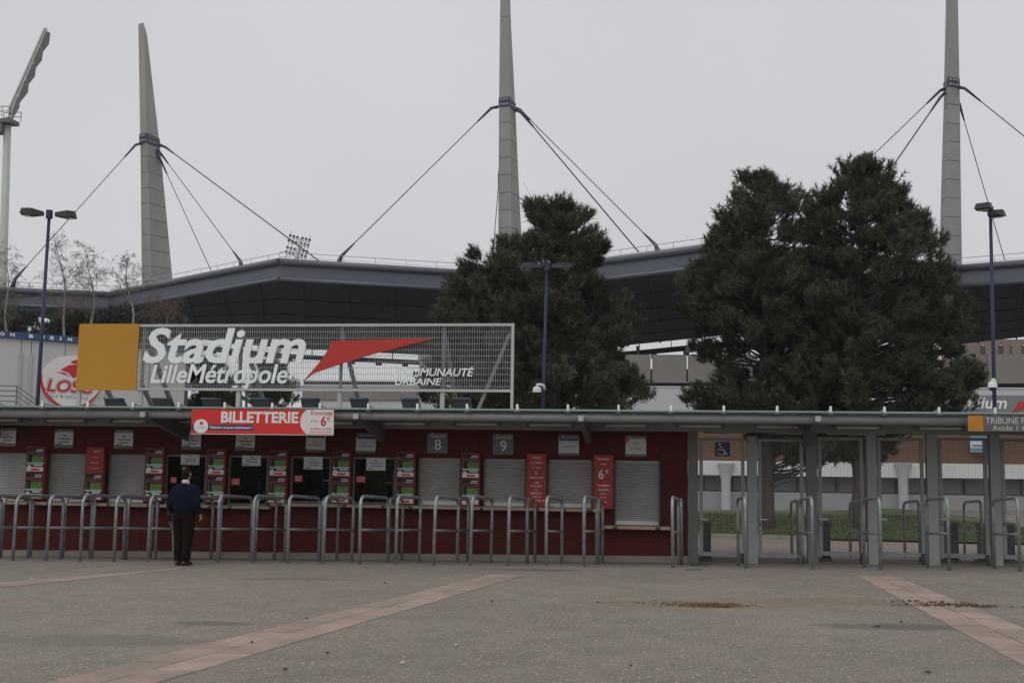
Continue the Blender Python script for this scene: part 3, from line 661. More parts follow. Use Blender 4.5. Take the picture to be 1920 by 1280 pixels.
# ------------------------------------------------------------------ poster boards between the windows
PB = [(48, 82, 837, 936, 0), (160, 193, 838, 938, 1), (272, 305.5, 840, 940, 0), (388, 421, 842, 942, 0), (503.5, 537, 844.5, 944, 0), (622, 656, 846, 944, 0), (743, 777, 847, 946, 0), (865, 899, 848.5, 948, 0), (987.5, 1024, 850.5, 950, 2), (1113, 1150, 852.5, 953.5, 3)]
pbl = ['double match poster board at the far end of the ticket windows', 'red board with text above one match poster', 'double match poster board just before the man', 'double match poster board just past the man', 'double match poster board below the right half of the red banner', 'double match poster board between two open windows near the second bracket', 'double match poster board between the yellow walled window and counter 8', 'double match poster board between counters 8 and 9', 'plain red board with white text beside counter 9', 'red board with a large white 6 euro offer']
pbl[4] = 'double match poster board below the letters of the red banner'
def poster(o, xa, xb, za, zb, y):
    w, h = xb-xa, zb-za; mb = MB('photo_dark').box(xa, xb, y-.004, y-.001, za, zb)
    def q(m, a, b, t0, t1, k=1): mb.use(m).box(xa+w*a, xa+w*b, y-.004-.0012*k, y-.0041-.0012*(k-1), zb-h*t1, zb-h*t0)
    q('photo_red', .03, .97, .14, .36); q('photo_green', .06, .97, .36, .60); q('photo_dark', .10, .30, .30, .62, 2); q('photo_red', .12, .28, .22, .34, 2)
    q('photo_teal', .0, 1, .60, .68, 2); q('ink', 0, 1, .68, .78); q('white', .42, .93, .70, .75, 2); q('white', 0, 1, .80, .97); q('logo_red', .28, .78, .86, .94, 2)
    q('paper', .55, .95, .06, .10); q('paper', .5, .95, .13, .16, 2)
    mb.use('white').disc(xa+w*.16, zb-h*.81, w*.13, w*.13, y-.0075, 16, y-.0055); mb.build('match_poster', o)
for i, (x0, x1, y0, y1, k) in enumerate(PB):
    yb = YW-.12; xa, xb, za, zb = RC(x0, y0, x1, y1, yb)
    o = thing('poster_board', pbl[i], 'poster board', ((xa+xb)/2, yb, za), 'red boards between the ticket windows')
    MB('board_red').box(xa, xb, yb, YW-.003, za, zb).build('board', o); zm = (za+zb)/2+.015; w = xb-xa
    if k in (0, 1): poster(o, xa+.018, xb-.018, za+.015, zm-.012, yb)
    if k == 0: poster(o, xa+.018, xb-.018, zm+.008, zb-.022, yb)
    T = lambda s, u0, u1, v0, v1, b=.01: MB('paper').text(s, xa+w*u0, xa+w*u1, zb-(zb-za)*v1, zb-(zb-za)*v0, yb-.003, bold=b).build('text_line', o)
    if k == 1: T('- de 70', .35, .75, .05, .10); T('points', .32, .66, .17, .20); T('de vente', .28, .7, .27, .30); T('en région', .25, .72, .38, .41)
    if k == 2:
        for s, u0, u1, v in (('Achetez', .28, .72, .045), ('vos billets', .2, .8, .14), ('en ligne', .28, .72, .24), ('sur', .42, .58, .34), ('www.losc.fr', .14, .88, .42), ('toute', .38, .62, .52), ("l'actualité", .22, .78, .58), ('et la', .40, .60, .655), ('billetterie', .22, .78, .715), ('LOSC au', .32, .72, .785), ('98 98 72', .36, .92, .86)): T(s, u0, u1, v, v+.045)
    if k == 3:
        for s, u0, u1, v, h in (('Economisez', .2, .8, .05, .045), ("jusqu'à", .34, .64, .15, .04), ('6', .24, .52, .26, .19), ('€', .58, .76, .27, .08), ('en achetant', .2, .8, .54, .045), ('vos billets', .24, .76, .62, .045), ('avant le', .34, .66, .70, .035), ('jour du', .36, .64, .77, .035), ('match', .36, .66, .85, .04)): T(s, u0, u1, v, v+h, .02)
# ------------------------------------------------------------------ hoop barriers
def hoop_points(L, h, r, n=6):
    pts = [(0, 0, -.04), (0, 0, h-r)]
    pts += [(0, r-r*math.cos(t), h-r+r*math.sin(t)) for t in np.linspace(0, math.pi/2, n+1)[1:]]
    pts += [(0, L-r+r*math.sin(t), h-r+r*math.cos(t)) for t in np.linspace(0, math.pi/2, n+1)]
    return pts + [(0, L, -.04)]
def make_barrier(L, h=1.235):
    o = thing('hoop_barrier', None, None)
    dz = -.04*min(L, 1.5)
    mb = MB('galvanised'); p = hoop_points(L, h, .17)
    mb.tube([(x, y, z+dz*(y/L)) for x, y, z in p], .031, 12).build('hoop', o)
    MB('galvanised').tube([(0, .02, .62), (0, L-.02, .62+dz)], .024, 10).build('rail', o)
    return o
protoA, protoC = make_barrier(1.52), make_barrier(1.12)
used = {}
def barrier(proto, x, y, rz, label, group):
    o = proto if id(proto) not in used else copy_tree(proto)
    used[id(proto)] = 1; o.location = (x, y, zg(x, y)); o.rotation_euler = (random.uniform(-.006, .006), random.uniform(-.012, .012), rz+random.uniform(-.02, .02))
    return tag(o, label, 'barrier', group)
FR = [-100, -38, 23.6, 86.3, 150, 213, 277, 342, 407.5, 473.5, 539, 605.5, 674, 742, 813, 882, 953, 1024, 1095]
for i, px in enumerate(FR):
    p = P(px, 1055, 21.5)
    where = 'cut off at the edge of the frame' if i < 2 else '%s from the frame edge' % ORD[i-2]
    if i == 0: where = 'beyond the frame edge beside the ticket windows'
    if i == 7: where = 'hidden behind the man in the navy sweater'
    barrier(protoA, p.x, 21.5, -math.atan2(.13, 1.5), 'galvanised front row hoop barrier, '+where, 'hoop barriers in front of the ticket windows')
    if i % 2 == 0:
        barrier(protoC, p.x+.15, 23.1, 0, 'galvanised hoop barrier close to the kiosk, %s of the rear row' % ORD[i//2], 'hoop barriers in front of the ticket windows')
p = P(1262, 1064, 21.5)
barrier(protoA, p.x, 21.5, -.08, 'galvanised hoop barrier standing alone before the end of the kiosk', 'hoop barriers before the gates')
barrier(protoC, p.x+.16, 23.1, 0, 'galvanised hoop barrier behind the lone one at the kiosk end', 'hoop barriers before the gates')
for i, px in enumerate((1399, 1524, 1652, 1780, 1912)):
    p = P(px, 1066, 21.5); barrier(protoA, p.x, 21.5, .02, 'galvanised hoop barrier before the gates, %s from the kiosk end' % ORD[i+1], 'hoop barriers before the gates')
for i, px in enumerate((1497, 1614, 1726, 1842)):
    p = P(px, 1048, 25.3); barrier(protoA, p.x, 25.3, 0, 'galvanised hoop barrier seen through the %s mesh gate' % ORD[i+1], 'hoop barriers behind the gates')
ppl = ['dark pedestal behind the wheelchair gate', 'dark pedestal behind the third mesh gate', 'dark pedestal behind the handle side of the fifth mesh gate', 'dark pedestal behind the hinge side of the fifth mesh gate', 'dark pedestal behind the gate at the frame edge']
for i, (a, b, t) in enumerate(((1317, 1333, 977), (1542, 1556, 977), (1773, 1795, 977), (1836, 1851, 980), (1886, 1900, 980))):
    xa, xb, _, zt = RC(a, t, b, 1047, 25.6); xm = (xa+xb)/2; z0 = zg(xm, 25.6)
    o = thing('ticket_pedestal', ppl[i], 'pedestal', (xm, 25.6, z0), 'ticket check pedestals behind the gates')
    MB('pedestal').box(xa, xb, 25.5, 25.8, z0, zt-.06).build('column', o)
    MB('pedestal').hexa([(xa-.015, 25.44, zt-.059), (xb+.03, 25.44, zt-.059), (xb+.03, 25.85, zt-.059), (xa-.015, 25.85, zt-.059)], [(xa, 25.5, zt-.02), (xb+.02, 25.5, zt-.02), (xb+.02, 25.83, zt+.02), (xa, 25.83, zt+.02)]).build('head', o)
    MB('steel_dark').box(xa-.05, xb+.02, 25.42, 25.86, z0-.01, z0+.05).build('foot', o)

# ------------------------------------------------------------------ lamp posts and cameras
def lamp_post(px, pyb, pxt, pyt, Z, r, heads, label, name='lamp_post'):
    b, t = PZ(px, pyb, Z), PZ(pxt, pyt, Z)
    d = t-b; k = (zg(b.x, b.y)-b.z)/d.z; foot = b+d*k
    foot.x += 0; o = thing(name, label, 'lamp post', foot)
    s = MB('pole_blue').tube([foot, foot+(t-foot)*.5, t], [r*1.12, r, r*.78], 12).build('pole', o)
    MB('pole_blue').box(t.x-.055, t.x+.055, t.y-.055, t.y+.055, t.z-.10, t.z+.10).build('bracket', o)
    for az, L in heads:                      # lamp heads: shallow flat boxes tapering towards the pole
        xf = Matrix.Translation(t) @ Matrix.Rotation(az, 4, 'Z')
        mb = MB('lamp_head', xf)
        mb.hexa([(.12, -.07, -.03), (.38, -.17, -.05), (L, -.17, -.03), (L, .17, -.03), (.38, .17, -.05), (.12, .07, -.03)], [(.12, -.06, .05), (.38, -.15, .10), (L-.03, -.14, .09), (L-.03, .14, .09), (.38, .15, .10), (.12, .06, .05)])
        h = mb.build('lamp_head', o)
        MB('lens', xf).box(.42, L-.08, -.11, .11, -.062, -.052).build('lens', h)
    return o, foot, t
lamp_post(70, 757, 92.5, 402, 27.5, .045, ((math.radians(200), .62), (math.radians(25), .60)), 'tall blue lamp post with two dark heads beside the white hall')
lamp_post(1018, 765, 1025.5, 500, 29.5, .044, ((math.radians(172), .62), (math.radians(12), .62)), 'tall blue lamp post in front of the middle pine with a white dome camera')
lamp_post(1864.5, 745, 1857, 396, 27.0, .046, ((math.radians(238), .58), (math.radians(58), .60)), 'tall blue lamp post above the tribune sign with a white dome camera')
def dome(px, py, Z, sc, side, label):
    p = PZ(px, py, Z); o = thing('dome_camera', label, 'camera', p)
    prof = [(0, .10), (.09, .10), (.12, .05), (.13, 0), (.13, -.07)]; n = 20
    mb = MB('white'); vs = [(p.x+r*sc*math.cos(2*math.pi*k/n), p.y+r*sc*math.sin(2*math.pi*k/n), p.z+z*sc) for r, z in prof for k in range(n)]
    mb.add(vs, [(i*n+k, i*n+(k+1) % n, (i+1)*n+(k+1) % n, (i+1)*n+k) for i in range(len(prof)-1) for k in range(n)], True); mb.build('housing', o)
    prof = [(.11, -.068), (.10, -.11), (.07, -.15), (.01, -.17)]
    mb = MB('ink'); vs = [(p.x+r*sc*math.cos(2*math.pi*k/n), p.y+r*sc*math.sin(2*math.pi*k/n), p.z+z*sc) for r, z in prof for k in range(n)]
    mb.add(vs, [(i*n+k, i*n+(k+1) % n, (i+1)*n+(k+1) % n, (i+1)*n+k) for i in range(len(prof)-1) for k in range(n)], True); mb.build('dome', o)
    MB('white').tube([(p.x, p.y, p.z+.09*sc), (p.x, p.y, p.z+.16*sc), (p.x+side*.10, p.y, p.z+.17*sc), (p.x+side*.22, p.y, p.z+.14*sc), (p.x+side*.25, p.y+.06, p.z+.02*sc)], .04*sc, 8).build('arm', o)
dome(1007, 731, 29.3, .82, .72, 'white dome camera on the lamp post in front of the middle pine')
dome(1861, 722, 26.6, .78, .25, 'white dome camera on the lamp post above the tribune sign')

# ------------------------------------------------------------------ people
def loft(rings, n=14):                       # rings: (centre, rx, ry) with horizontal-ish cross-sections along the path
    pts = [Vector(c) for c, _, _ in rings]; vs, fs = [], []
    for i, (c, rx, ry) in enumerate(rings):
        t = (pts[min(i+1, len(pts)-1)]-pts[max(i-1, 0)]).normalized()
        u = Vector((1, 0, 0)); u = (u - t*u.dot(t))
        if u.length < .2: u = Vector((0, 0, 1)) - t*t.z
        u.normalize(); w = t.cross(u)
        for k in range(n):
            q = 2*math.pi*k/n; vs.append(pts[i]+u*rx*math.cos(q)+w*ry*math.sin(q))
    for i in range(len(rings)-1):
        for k in range(n): fs.append((i*n+k, i*n+(k+1) % n, (i+1)*n+(k+1) % n, (i+1)*n+k))
    fs.append(tuple(reversed(range(n)))); fs.append(tuple((len(rings)-1)*n+k for k in range(n)))
    return vs, fs
def ball(c, rx, ry, rz, n=12):
    c = Vector(c); r = []
    for i in range(n+1):
        a = -math.pi/2+math.pi*i/n; s = max(math.cos(a), .05); r.append(((c.x, c.y, c.z+rz*math.sin(a)), rx*s, ry*s))
    return loft(r, 16)
def organic(name, pieces, m, voxel, parent, xf, smooth=4):
    vs, fs = [], []
    for v, f in pieces:
        b = len(vs); vs += [xf @ p for p in v]; fs += [tuple(i+b for i in q) for q in f]
    me = bpy.data.meshes.new('tmp'); me.from_pydata(vs, [], fs); o = bpy.data.objects.new('tmp', me); COL.objects.link(o)
    r = o.modifiers.new('r', 'REMESH'); r.mode = 'VOXEL'; r.voxel_size = voxel; r.use_smooth_shade = True
    s = o.modifiers.new('s', 'SMOOTH'); s.factor = .5; s.iterations = smooth
    dg = bpy.context.evaluated_depsgraph_get(); dg.update(); me2 = bpy.data.meshes.new_from_object(o.evaluated_get(dg))
    bpy.data.objects.remove(o); bpy.data.meshes.remove(me)
    me2.name = name; me2.materials.clear(); me2.materials.append(MATS[m])
    o2 = bpy.data.objects.new(name, me2); COL.objects.link(o2)
    if parent is not None: o2.parent = parent
    return o2
def hand(wrist, side, down=Vector((0, .10, -1))):
    d = down.normalized(); w = Vector(wrist); out = []
    out.append(loft([(w, .026, .020), (w+d*.03, .030, .018), (w+d*.075, .022, .040), (w+d*.095, .018, .038)], 10))
    for k, (ln, off) in enumerate(((.068, -.030), (.078, -.010), (.073, .010), (.058, .029))):
        b = w+d*.085+Vector((0, off, 0)); curl = Vector((-side*.25, .0, -1)).normalized(); c2 = Vector((-side*.7, .0, -.8)).normalized()
        out.append(loft([(b, .0095, .0095), (b+curl*ln*.5, .009, .009), (b+curl*ln*.5+c2*ln*.5, .0075, .0075)], 8))
    b = w+d*.035+Vector((-side*.005, .026, 0)); out.append(loft([(b, .012, .012), (b+Vector((-side*.012, .030, -.030)), .011, .011), (b+Vector((-side*.022, .040, -.062)), .0085, .0085)], 8))
    return out
def person(name, label, loc, rz, H, top, legs, hair, shirt=None, bald=False, coat=False, stride=.06):
    s = H/1.75; xf = Matrix.Scale(s, 4); loc = Vector(loc)
    feet = [(-.085, stride), (.085, -stride)]
    legs_b = []; trou = []; shoes = []
    for (fx_, fy) in feet:
        sx = -1 if fx_ < 0 else 1
        path = [((sx*.085, 0, .95), .105, .115), ((sx*.095, fy*.2, .75), .088, .095), ((sx*.092, fy*.5+.015, .50), .062, .068), ((sx*.09, fy*.75-.005, .34), .055, .064), ((fx_, fy-.01, .12), .038, .042), ((fx_, fy-.01, .05), .038, .045)]
        legs_b.append(loft(path)); legs_b.append(loft([((fx_, fy-.06, .035), .035, .03), ((fx_, fy, .045), .04, .04), ((fx_*1.1, fy+.12, .03), .042, .025)], 10))
        trou.append(loft([((sx*.088, 0, .97), .118, .138), ((sx*.104, fy*.2, .75), .112, .118), ((sx*.10, fy*.5+.01, .50), .093, .096), ((sx*.095, fy*.8-.01, .28), .082, .086), ((fx_, fy-.015, .085), .078, .083)]))
        v = loft([((fx_, fy-.085, .045), .036, .040), ((fx_, fy-.04, .05), .044, .050), ((fx_*1.08, fy+.06, .045), .050, .042), ((fx_*1.15, fy+.14, .035), .050, .032), ((fx_*1.18, fy+.185, .028), .03, .02)], 12)
        shoes.append(v)
    trou.append(loft([((0, -.005, .84), .13, .12), ((0, -.01, .93), .172, .135), ((0, -.005, 1.02), .165, .125)]))
    arms_b, arms_t, hands = [], [], []
    for sx in (-1, 1):
        path = [((sx*.13, .0, 1.39), .06, .06), ((sx*.20, -.01, 1.32), .056, .058), ((sx*.252, -.035, 1.15), .046, .050), ((sx*.264, -.035, 1.07), .044, .046), ((sx*.270, .04, .965), .032, .034), ((sx*.270, .085, .915), .026, .027)]
        arms_b.append(loft(path)); hands += hand((sx*.270, .085, .92), sx, Vector((0, .55, -.83)))
        arms_t.append(loft([((sx*.10, .0, 1.395), .085, .080), ((sx*.195, -.008, 1.335), .092, .088), ((sx*.245, -.03, 1.20), .082, .084), ((sx*.262, -.045, 1.09), .072, .076), ((sx*.272, .005, 1.00), .060, .064), ((sx*.270, .075, .935), .046, .05)]))
    torso_b = loft([((0, 0, .88), .15, .11), ((0, 0, 1.05), .15, .105), ((0, .01, 1.25), .17, .115), ((0, 0, 1.38), .18, .10), ((0, -.005, 1.45), .09, .07), ((0, .0, 1.50), .058, .06), ((0, .015, 1.57), .055, .06)])
    hd = [ball((0, .02, 1.635), .078, .098, .118), ball((0, .045, 1.575), .058, .066, .062)]
    hd += [loft([((0, .105, 1.655), .010, .012), ((0, .128, 1.625), .014, .016), ((0, .108, 1.605), .016, .012)], 8)]
    hd += [loft([((-.022, .100, 1.572), .006, .008), ((0, .108, 1.572), .008, .010), ((.022, .100, 1.572), .006, .008)], 8)]
    for sx in (-1, 1): hd += [ball((sx*.080, .012, 1.628), .012, .022, .034, 8)]
    body = organic(name, [torso_b]+legs_b+arms_b+hands+hd, 'skin', .0065, None, xf, 3)
    body.location = loc; body.rotation_euler.z = rz; tag(body, label, 'person')
    for sx in (-1, 1):
        mb = MB('eye_white'); v, f = ball((sx*.030, .098, 1.645), .011, .011, .008, 8); mb.add([xf @ p for p in v], f, True)
        mb.use('ink'); v, f = ball((sx*.030, .107, 1.645), .005, .004, .005, 6); mb.add([xf @ p for p in v], f, True); e = mb.build('eye'); e.parent = body
    torso_t = loft([((0, -.005, .955 if not coat else .80), .182 if not coat else .20, .140), ((0, -.01, 1.00), .215, .158), ((0, -.008, 1.12), .228, .156), ((0, -.006, 1.25), .232, .148), ((0, -.005, 1.34), .200, .125), ((0, -.005, 1.42), .125, .092), ((0, -.003, 1.475), .066, .068)])
    organic('sweater' if not coat else 'coat', [torso_t]+arms_t, top, .012, body, xf, 14)
    organic('trousers', trou, legs, .010, body, xf, 4)
    for v, f in shoes:
        mb = MB('shoe').add([xf @ p for p in v], f, True); q = mb.build('shoe'); q.parent = body
    if shirt:
        v, f = loft([((0, -.002, 1.462), .069, .071), ((0, 0, 1.50), .064, .067), ((0, .004, 1.512), .061, .064)]); q = MB(shirt).add([xf @ p for p in v], f, True).build('shirt_collar'); q.parent = body
    hp = [ball((0, .002, 1.648), .085, .100, .112), ball((0, -.03, 1.58), .062, .06, .06)]
    organic('hair', hp, hair, .008, body, xf, 3)
    if bald:
        v, f = ball((-.018, -.042, 1.718), .044, .040, .034, 10); q = MB('scalp').add([xf @ p for p in v], f, True).build('bald_patch'); q.parent = body
    return body
pm = G(341, 1059.5)
person('person', 'man in navy sweater and dark trousers standing with his back to us', pm, math.radians(-8), 1.75, 'sweater', 'trousers', 'hair', 'shirt', True, False, .035)
ps = P(336, 1045, 22.75)
person('person', 'person in khaki trousers and dark coat mostly hidden behind the man', (ps.x, 22.75, zg(ps.x, 22.75)), math.radians(12), 1.47, 'coat', 'khaki', 'hair', None, False, True, .05)

# ------------------------------------------------------------------ lawn, kerb and path behind the gates
xk = lambda x: float(np.interp(x, [-40, -2, 1.5, 4, 8, 14, 40], [37.0, 36.4, 35.6, 34.2, 32.6, 31.6, 31]))
sil = [(900, 968), (1150, 963), (1316, 961), (1400, 961), (1500, 962), (1560, 962), (1660, 956), (1720, 958), (1785, 968), (1870, 979), (1930, 987), (2100, 1000)]
SX = [P(a, b, 50).x for a, b in sil]; SZ = [P(a, b, 50).z for a, b in sil]
def zl_(x, y):
    h = float(np.interp(x*50/max(y, 30), SX, SZ)) - zg(x, 50); t = min(max((y-xk(x))/(49-xk(x)), 0), 1)
    return zg(x, y)+.06+h*(t*t*(3-2*t)*.35+.65*t)+.03*math.sin(x*1.3+y*.7)*min(t*4, 1)
xs = [x*.8 for x in range(-32, 34)]; ny = 24; mb = MB('grass')
mb.add([(x, xk(x)+.12+(51-xk(x)-.12)*j/ny, zl_(x, xk(x)+.12+(51-xk(x)-.12)*j/ny)) for j in range(ny+1) for x in xs], [(j*len(xs)+i, j*len(xs)+i+1, (j+1)*len(xs)+i+1, (j+1)*len(xs)+i) for j in range(ny) for i in range(len(xs)-1)], True)
lawn = struct(mb.build('lawn'))
def tint_points(o, cols):
    a = o.data.color_attributes.new('tint', 'FLOAT_COLOR', 'POINT'); a.data.foreach_set('color', np.asarray(cols, dtype=np.float32).ravel())
cl_ = []
for v in lawn.data.vertices:
    q = math.sin(v.co.x*1.9+1)*math.sin(v.co.y*1.1)+.6*math.sin(v.co.x*.7-v.co.y*.9)
    cl_.append((.15, .105, .065, 1) if q > 1.05 else (.085, .115, .034, 1))
tint_points(lawn, cl_)
def tri_mesh(name, V, cols, m, parent=None, kind=None):
    n = len(V); me = bpy.data.meshes.new(name); me.vertices.add(n); me.vertices.foreach_set('co', V.astype(np.float32).ravel())
    me.loops.add(n); me.loops.foreach_set('vertex_index', np.arange(n, dtype=np.int32)); me.polygons.add(n//3)
    me.polygons.foreach_set('loop_start', np.arange(0, n, 3, dtype=np.int32)); me.materials.append(MATS[m]); me.update(calc_edges=True)
    o = bpy.data.objects.new(name, me); COL.objects.link(o); tint_points(o, cols)
    if parent is not None:
        o.parent = parent; me.transform(Matrix.Translation(-parent.location))
    if kind: o['kind'] = kind
    return o
N = 26000; bx = rng.uniform(-8, 14, N); by = np.array([xk(x) for x in bx])+.15+rng.uniform(0, 1, N)**1.3*12
bz = np.array([zl_(x, y) for x, y in zip(bx, by)]); base = np.stack([bx, by, bz], 1); ang = rng.uniform(0, 6.28, N); w = .012
d = np.stack([np.cos(ang), np.sin(ang), np.zeros(N)], 1); tip = base+np.stack([rng.normal(0, .03, N), rng.normal(0, .03, N), rng.uniform(.04, .10, N)], 1)
V = np.stack([base-d*w-[0, 0, .01], base+d*w-[0, 0, .01], tip], 1).reshape(-1, 3)
c = np.stack([rng.uniform(.055, .10, N), rng.uniform(.08, .13, N), rng.uniform(.018, .038, N), np.ones(N)], 1)
tag(tri_mesh('grass', V, np.repeat(c, 3, 0), 'grass', None, 'stuff'), 'short green grass on the mound behind the gates', 'grass')
for i in range(len(xs)-1):
    pass
kerb = thing('kerb', None, None); kerb['kind'] = 'structure'; x = -10.0
while x < 3.2:
    xa, xb = x+.006, x+.994; mb = MB('kerb')
    mb.hexa([(xa, xk(xa), zg(xa, 36)-.05), (xb, xk(xb), zg(xb, 36)-.05), (xb, xk(xb)+.12, zg(xb, 36)-.05), (xa, xk(xa)+.12, zg(xa, 36)-.05)], [(xa, xk(xa), zg(xa, 36)+.10), (xb, xk(xb), zg(xb, 36)+.10), (xb, xk(xb)+.12, zg(xb, 36)+.11), (xa, xk(xa)+.12, zg(xa, 36)+.11)])
    mb.build('kerb_stone', kerb); x += 1.0
xs2 = [-30+2*i for i in range(31)]; mb = MB('pink_path')
mb.add([(x, y if j == 0 else xk(x)-.002+(.14 if x > 3.3 else 0), zg(x, 30)+.006) for j, y in enumerate((26.0, 0)) for x in xs2], [(i, i+1, len(xs2)+i+1, len(xs2)+i) for i in range(len(xs2)-1)])
struct(mb.build('path'))

# ------------------------------------------------------------------ trees
def pine(label, px, pyb, Z, prof, K, shoots, seed, group, depth=.85, nl=.19, nw=.0125, needles=30, blob=.42, inner=.25, tints=None):
    R = np.random.default_rng(seed); b = PZ(px, pyb, Z); Y0 = b.y; base = Vector((b.x, Y0, b.z))
    o = thing('pine_tree', label, 'tree', base, group)
    zs, wl, wr = [], [], []
    for (py, xl, xr) in prof:
        q = P(px, py, Y0); zs.append(q.z); wl.append(q.x*0+base.x-P(xl, py, Y0).x); wr.append(P(xr, py, Y0).x-base.x)
    zs, wl, wr = np.array(zs)[::-1], np.array(wl)[::-1], np.array(wr)[::-1]; zlo, zhi = zs[0], zs[-1]
    wid = (wl+wr)/2
    zz = np.linspace(zlo, zhi, 200); pdf = np.interp(zz, zs, np.maximum(wid, .25))**1.35; pdf /= pdf.sum()
    z = np.minimum(R.choice(zz, K, p=pdf), zhi-.42); th = R.uniform(0, 2*np.pi, K); fr = inner+(1-inner)*R.uniform(0, 1, K)**.55
    l_, r_ = np.interp(z, zs, wl), np.interp(z, zs, wr); cx_, hw = (r_-l_)/2, np.maximum((l_+r_)/2-.12, .04)
    tx = base.x+cx_+hw*fr*np.cos(th); ty = Y0+hw*fr*depth*np.sin(th); tips = np.stack([tx, ty, z], 1)
    # top leader
    k = max(4, K//28); lead = np.stack([base.x+np.interp(np.linspace(zhi-1.2, zhi-.45, k), zs, (wr-wl)/2), np.full(k, Y0), np.linspace(zhi-1.2, zhi-.45, k)], 1)
    tips = np.concatenate([tips, lead]); K2 = len(tips)
    tm = MB('bark'); H = zhi-base.z; tr = .022*H+.02
    topx = base.x+float((wr[-1]-wl[-1])/2)
    axis = lambda zq: Vector((base.x+(topx-base.x)*max((zq-base.z)/H, 0)**1.5+.06*math.sin(zq*1.7+seed), Y0+.05*math.sin(zq*1.1+seed*2), zq))
    tm.tube([axis(base.z-.3+(H-.3)*i/14) for i in range(15)], [tr*(1-i/14)**.8+.015 for i in range(15)], 10)
    for t in tips[:K]:
        t = Vector(t); rad = math.hypot(t.x-base.x, t.y-Y0); zq = max(t.z-rad*R.uniform(.1, .55)-.15, base.z+.35*(zlo-base.z)); a = axis(zq)
        m_ = a.lerp(t, .55)+Vector((0, 0, -.05-.06*rad)); tm.tube([a, m_, t], [.018+.012*rad, .014+.006*rad, .006], 5, False)
        for _ in range(2):
            q = t+Vector(R.normal(0, blob*.7, 3)); tm.tube([m_.lerp(t, R.uniform(.3, .9)), q], [.010, .004], 3, False)
    tm.build('trunk', o)
    rb = blob*R.uniform(.45, 1.15, K2); bt = R.uniform(.6, 1.35, K2)
    idx = np.repeat(np.arange(K2), shoots); S = len(idx); g = R.normal(0, 1, (S, 3)); g /= np.maximum(np.linalg.norm(g, axis=1, keepdims=True), 1e-6)
    pos = tips[idx]+g*(rb[idx]*R.uniform(.15, 1, S)**.5)[:, None]*[1, 1, .72]
    outw = pos-np.stack([np.full(S, base.x), np.full(S, Y0), pos[:, 2]-.6], 1); outw /= np.maximum(np.linalg.norm(outw, axis=1, keepdims=True), 1e-6)
    dr = outw*.55+[0, 0, .75]+R.normal(0, .35, (S, 3)); dr /= np.linalg.norm(dr, axis=1, keepdims=True)
    n_ = needles; u = R.uniform(-.2, 1, (S, n_, 1)); rd = R.normal(0, 1, (S, n_, 3)); nd = dr[:, None, :]*.75+rd*.55; nd /= np.linalg.norm(nd, axis=2, keepdims=True)
    root = pos[:, None, :]+dr[:, None, :]*u*nl*1.3; side = np.cross(nd, R.normal(0, 1, (S, n_, 3))); side /= np.maximum(np.linalg.norm(side, axis=2, keepdims=True), 1e-6)
    ln = R.uniform(.7, 1.15, (S, n_, 1))*nl
    V = np.stack([root-side*nw, root+side*nw, root+nd*ln], 2).reshape(-1, 3)
    c0 = np.array(tints if tints else (.074, .083, .052)); cs = c0[None]*(bt[idx]*R.uniform(.75, 1.3, S))[:, None]*(1+R.normal(0, .07, (S, 3)))
    dead = R.uniform(0, 1, S) < .03; cs[dead] = np.array((.105, .070, .040))*R.uniform(.7, 1.3, (dead.sum(), 1))
    cols = np.concatenate([cs, np.ones((S, 1))], 1); tri_mesh('crown', V, np.repeat(cols, n_*3, 0), 'needles', o)
    return o
pine('tall dark pine behind the gates with a rounded top, thick trunk in the second gate', 1440, 986, 38, [(314, 1405, 1452), (330, 1390, 1475), (360, 1372, 1500), (400, 1350, 1530), (440, 1345, 1540), (480, 1300, 1550), (520, 1262, 1540), (560, 1262, 1560), (610, 1285, 1570), (650, 1300, 1570), (700, 1330, 1560), (730, 1300, 1580), (765, 1280, 1590), (800, 1370, 1570), (835, 1430, 1600), (868, 1460, 1600)], 400, 23, 3, 'pines behind the kiosk')
pine('tallest dark pine with a pointed top near the far stadium mast', 1612, 984, 37, [(294, 1596, 1632), (320, 1572, 1668), (345, 1545, 1690), (375, 1520, 1712), (410, 1505, 1735), (450, 1500, 1755), (500, 1480, 1790), (560, 1470, 1808), (620, 1460, 1818), (680, 1470, 1828), (730, 1480, 1838), (765, 1490, 1835), (800, 1550, 1700), (840, 1560, 1680), (862, 1590, 1650)], 440, 23, 5, 'pines behind the kiosk')
pine('broad dark pine in the middle behind the blue lamp post', 1042, 986, 36, [(370, 1010, 1060), (388, 985, 1095), (420, 968, 1122), (455, 955, 1138), (475, 890, 1140), (500, 858, 1140), (535, 845, 1135), (565, 808, 1180), (600, 815, 1205), (640, 812, 1195), (680, 800, 1165), (710, 795, 1215), (740, 790, 1225), (772, 800, 1200)], 420, 23, 9, 'pines behind the kiosk', inner=.35)
pine('small dark pine behind the roof sign below the word Lille', 395, 800, 45, [(668, 380, 410), (690, 365, 425), (720, 352, 436), (760, 350, 440), (790, 352, 438)], 70, 18, 21, 'small pines behind the roof sign', blob=.35)
pine('small sparse pine behind the lower edge of the roof sign', 508, 800, 44, [(672, 498, 518), (695, 485, 535), (720, 470, 552), (760, 465, 555), (790, 470, 550)], 60, 16, 22, 'small pines behind the roof sign', blob=.33)
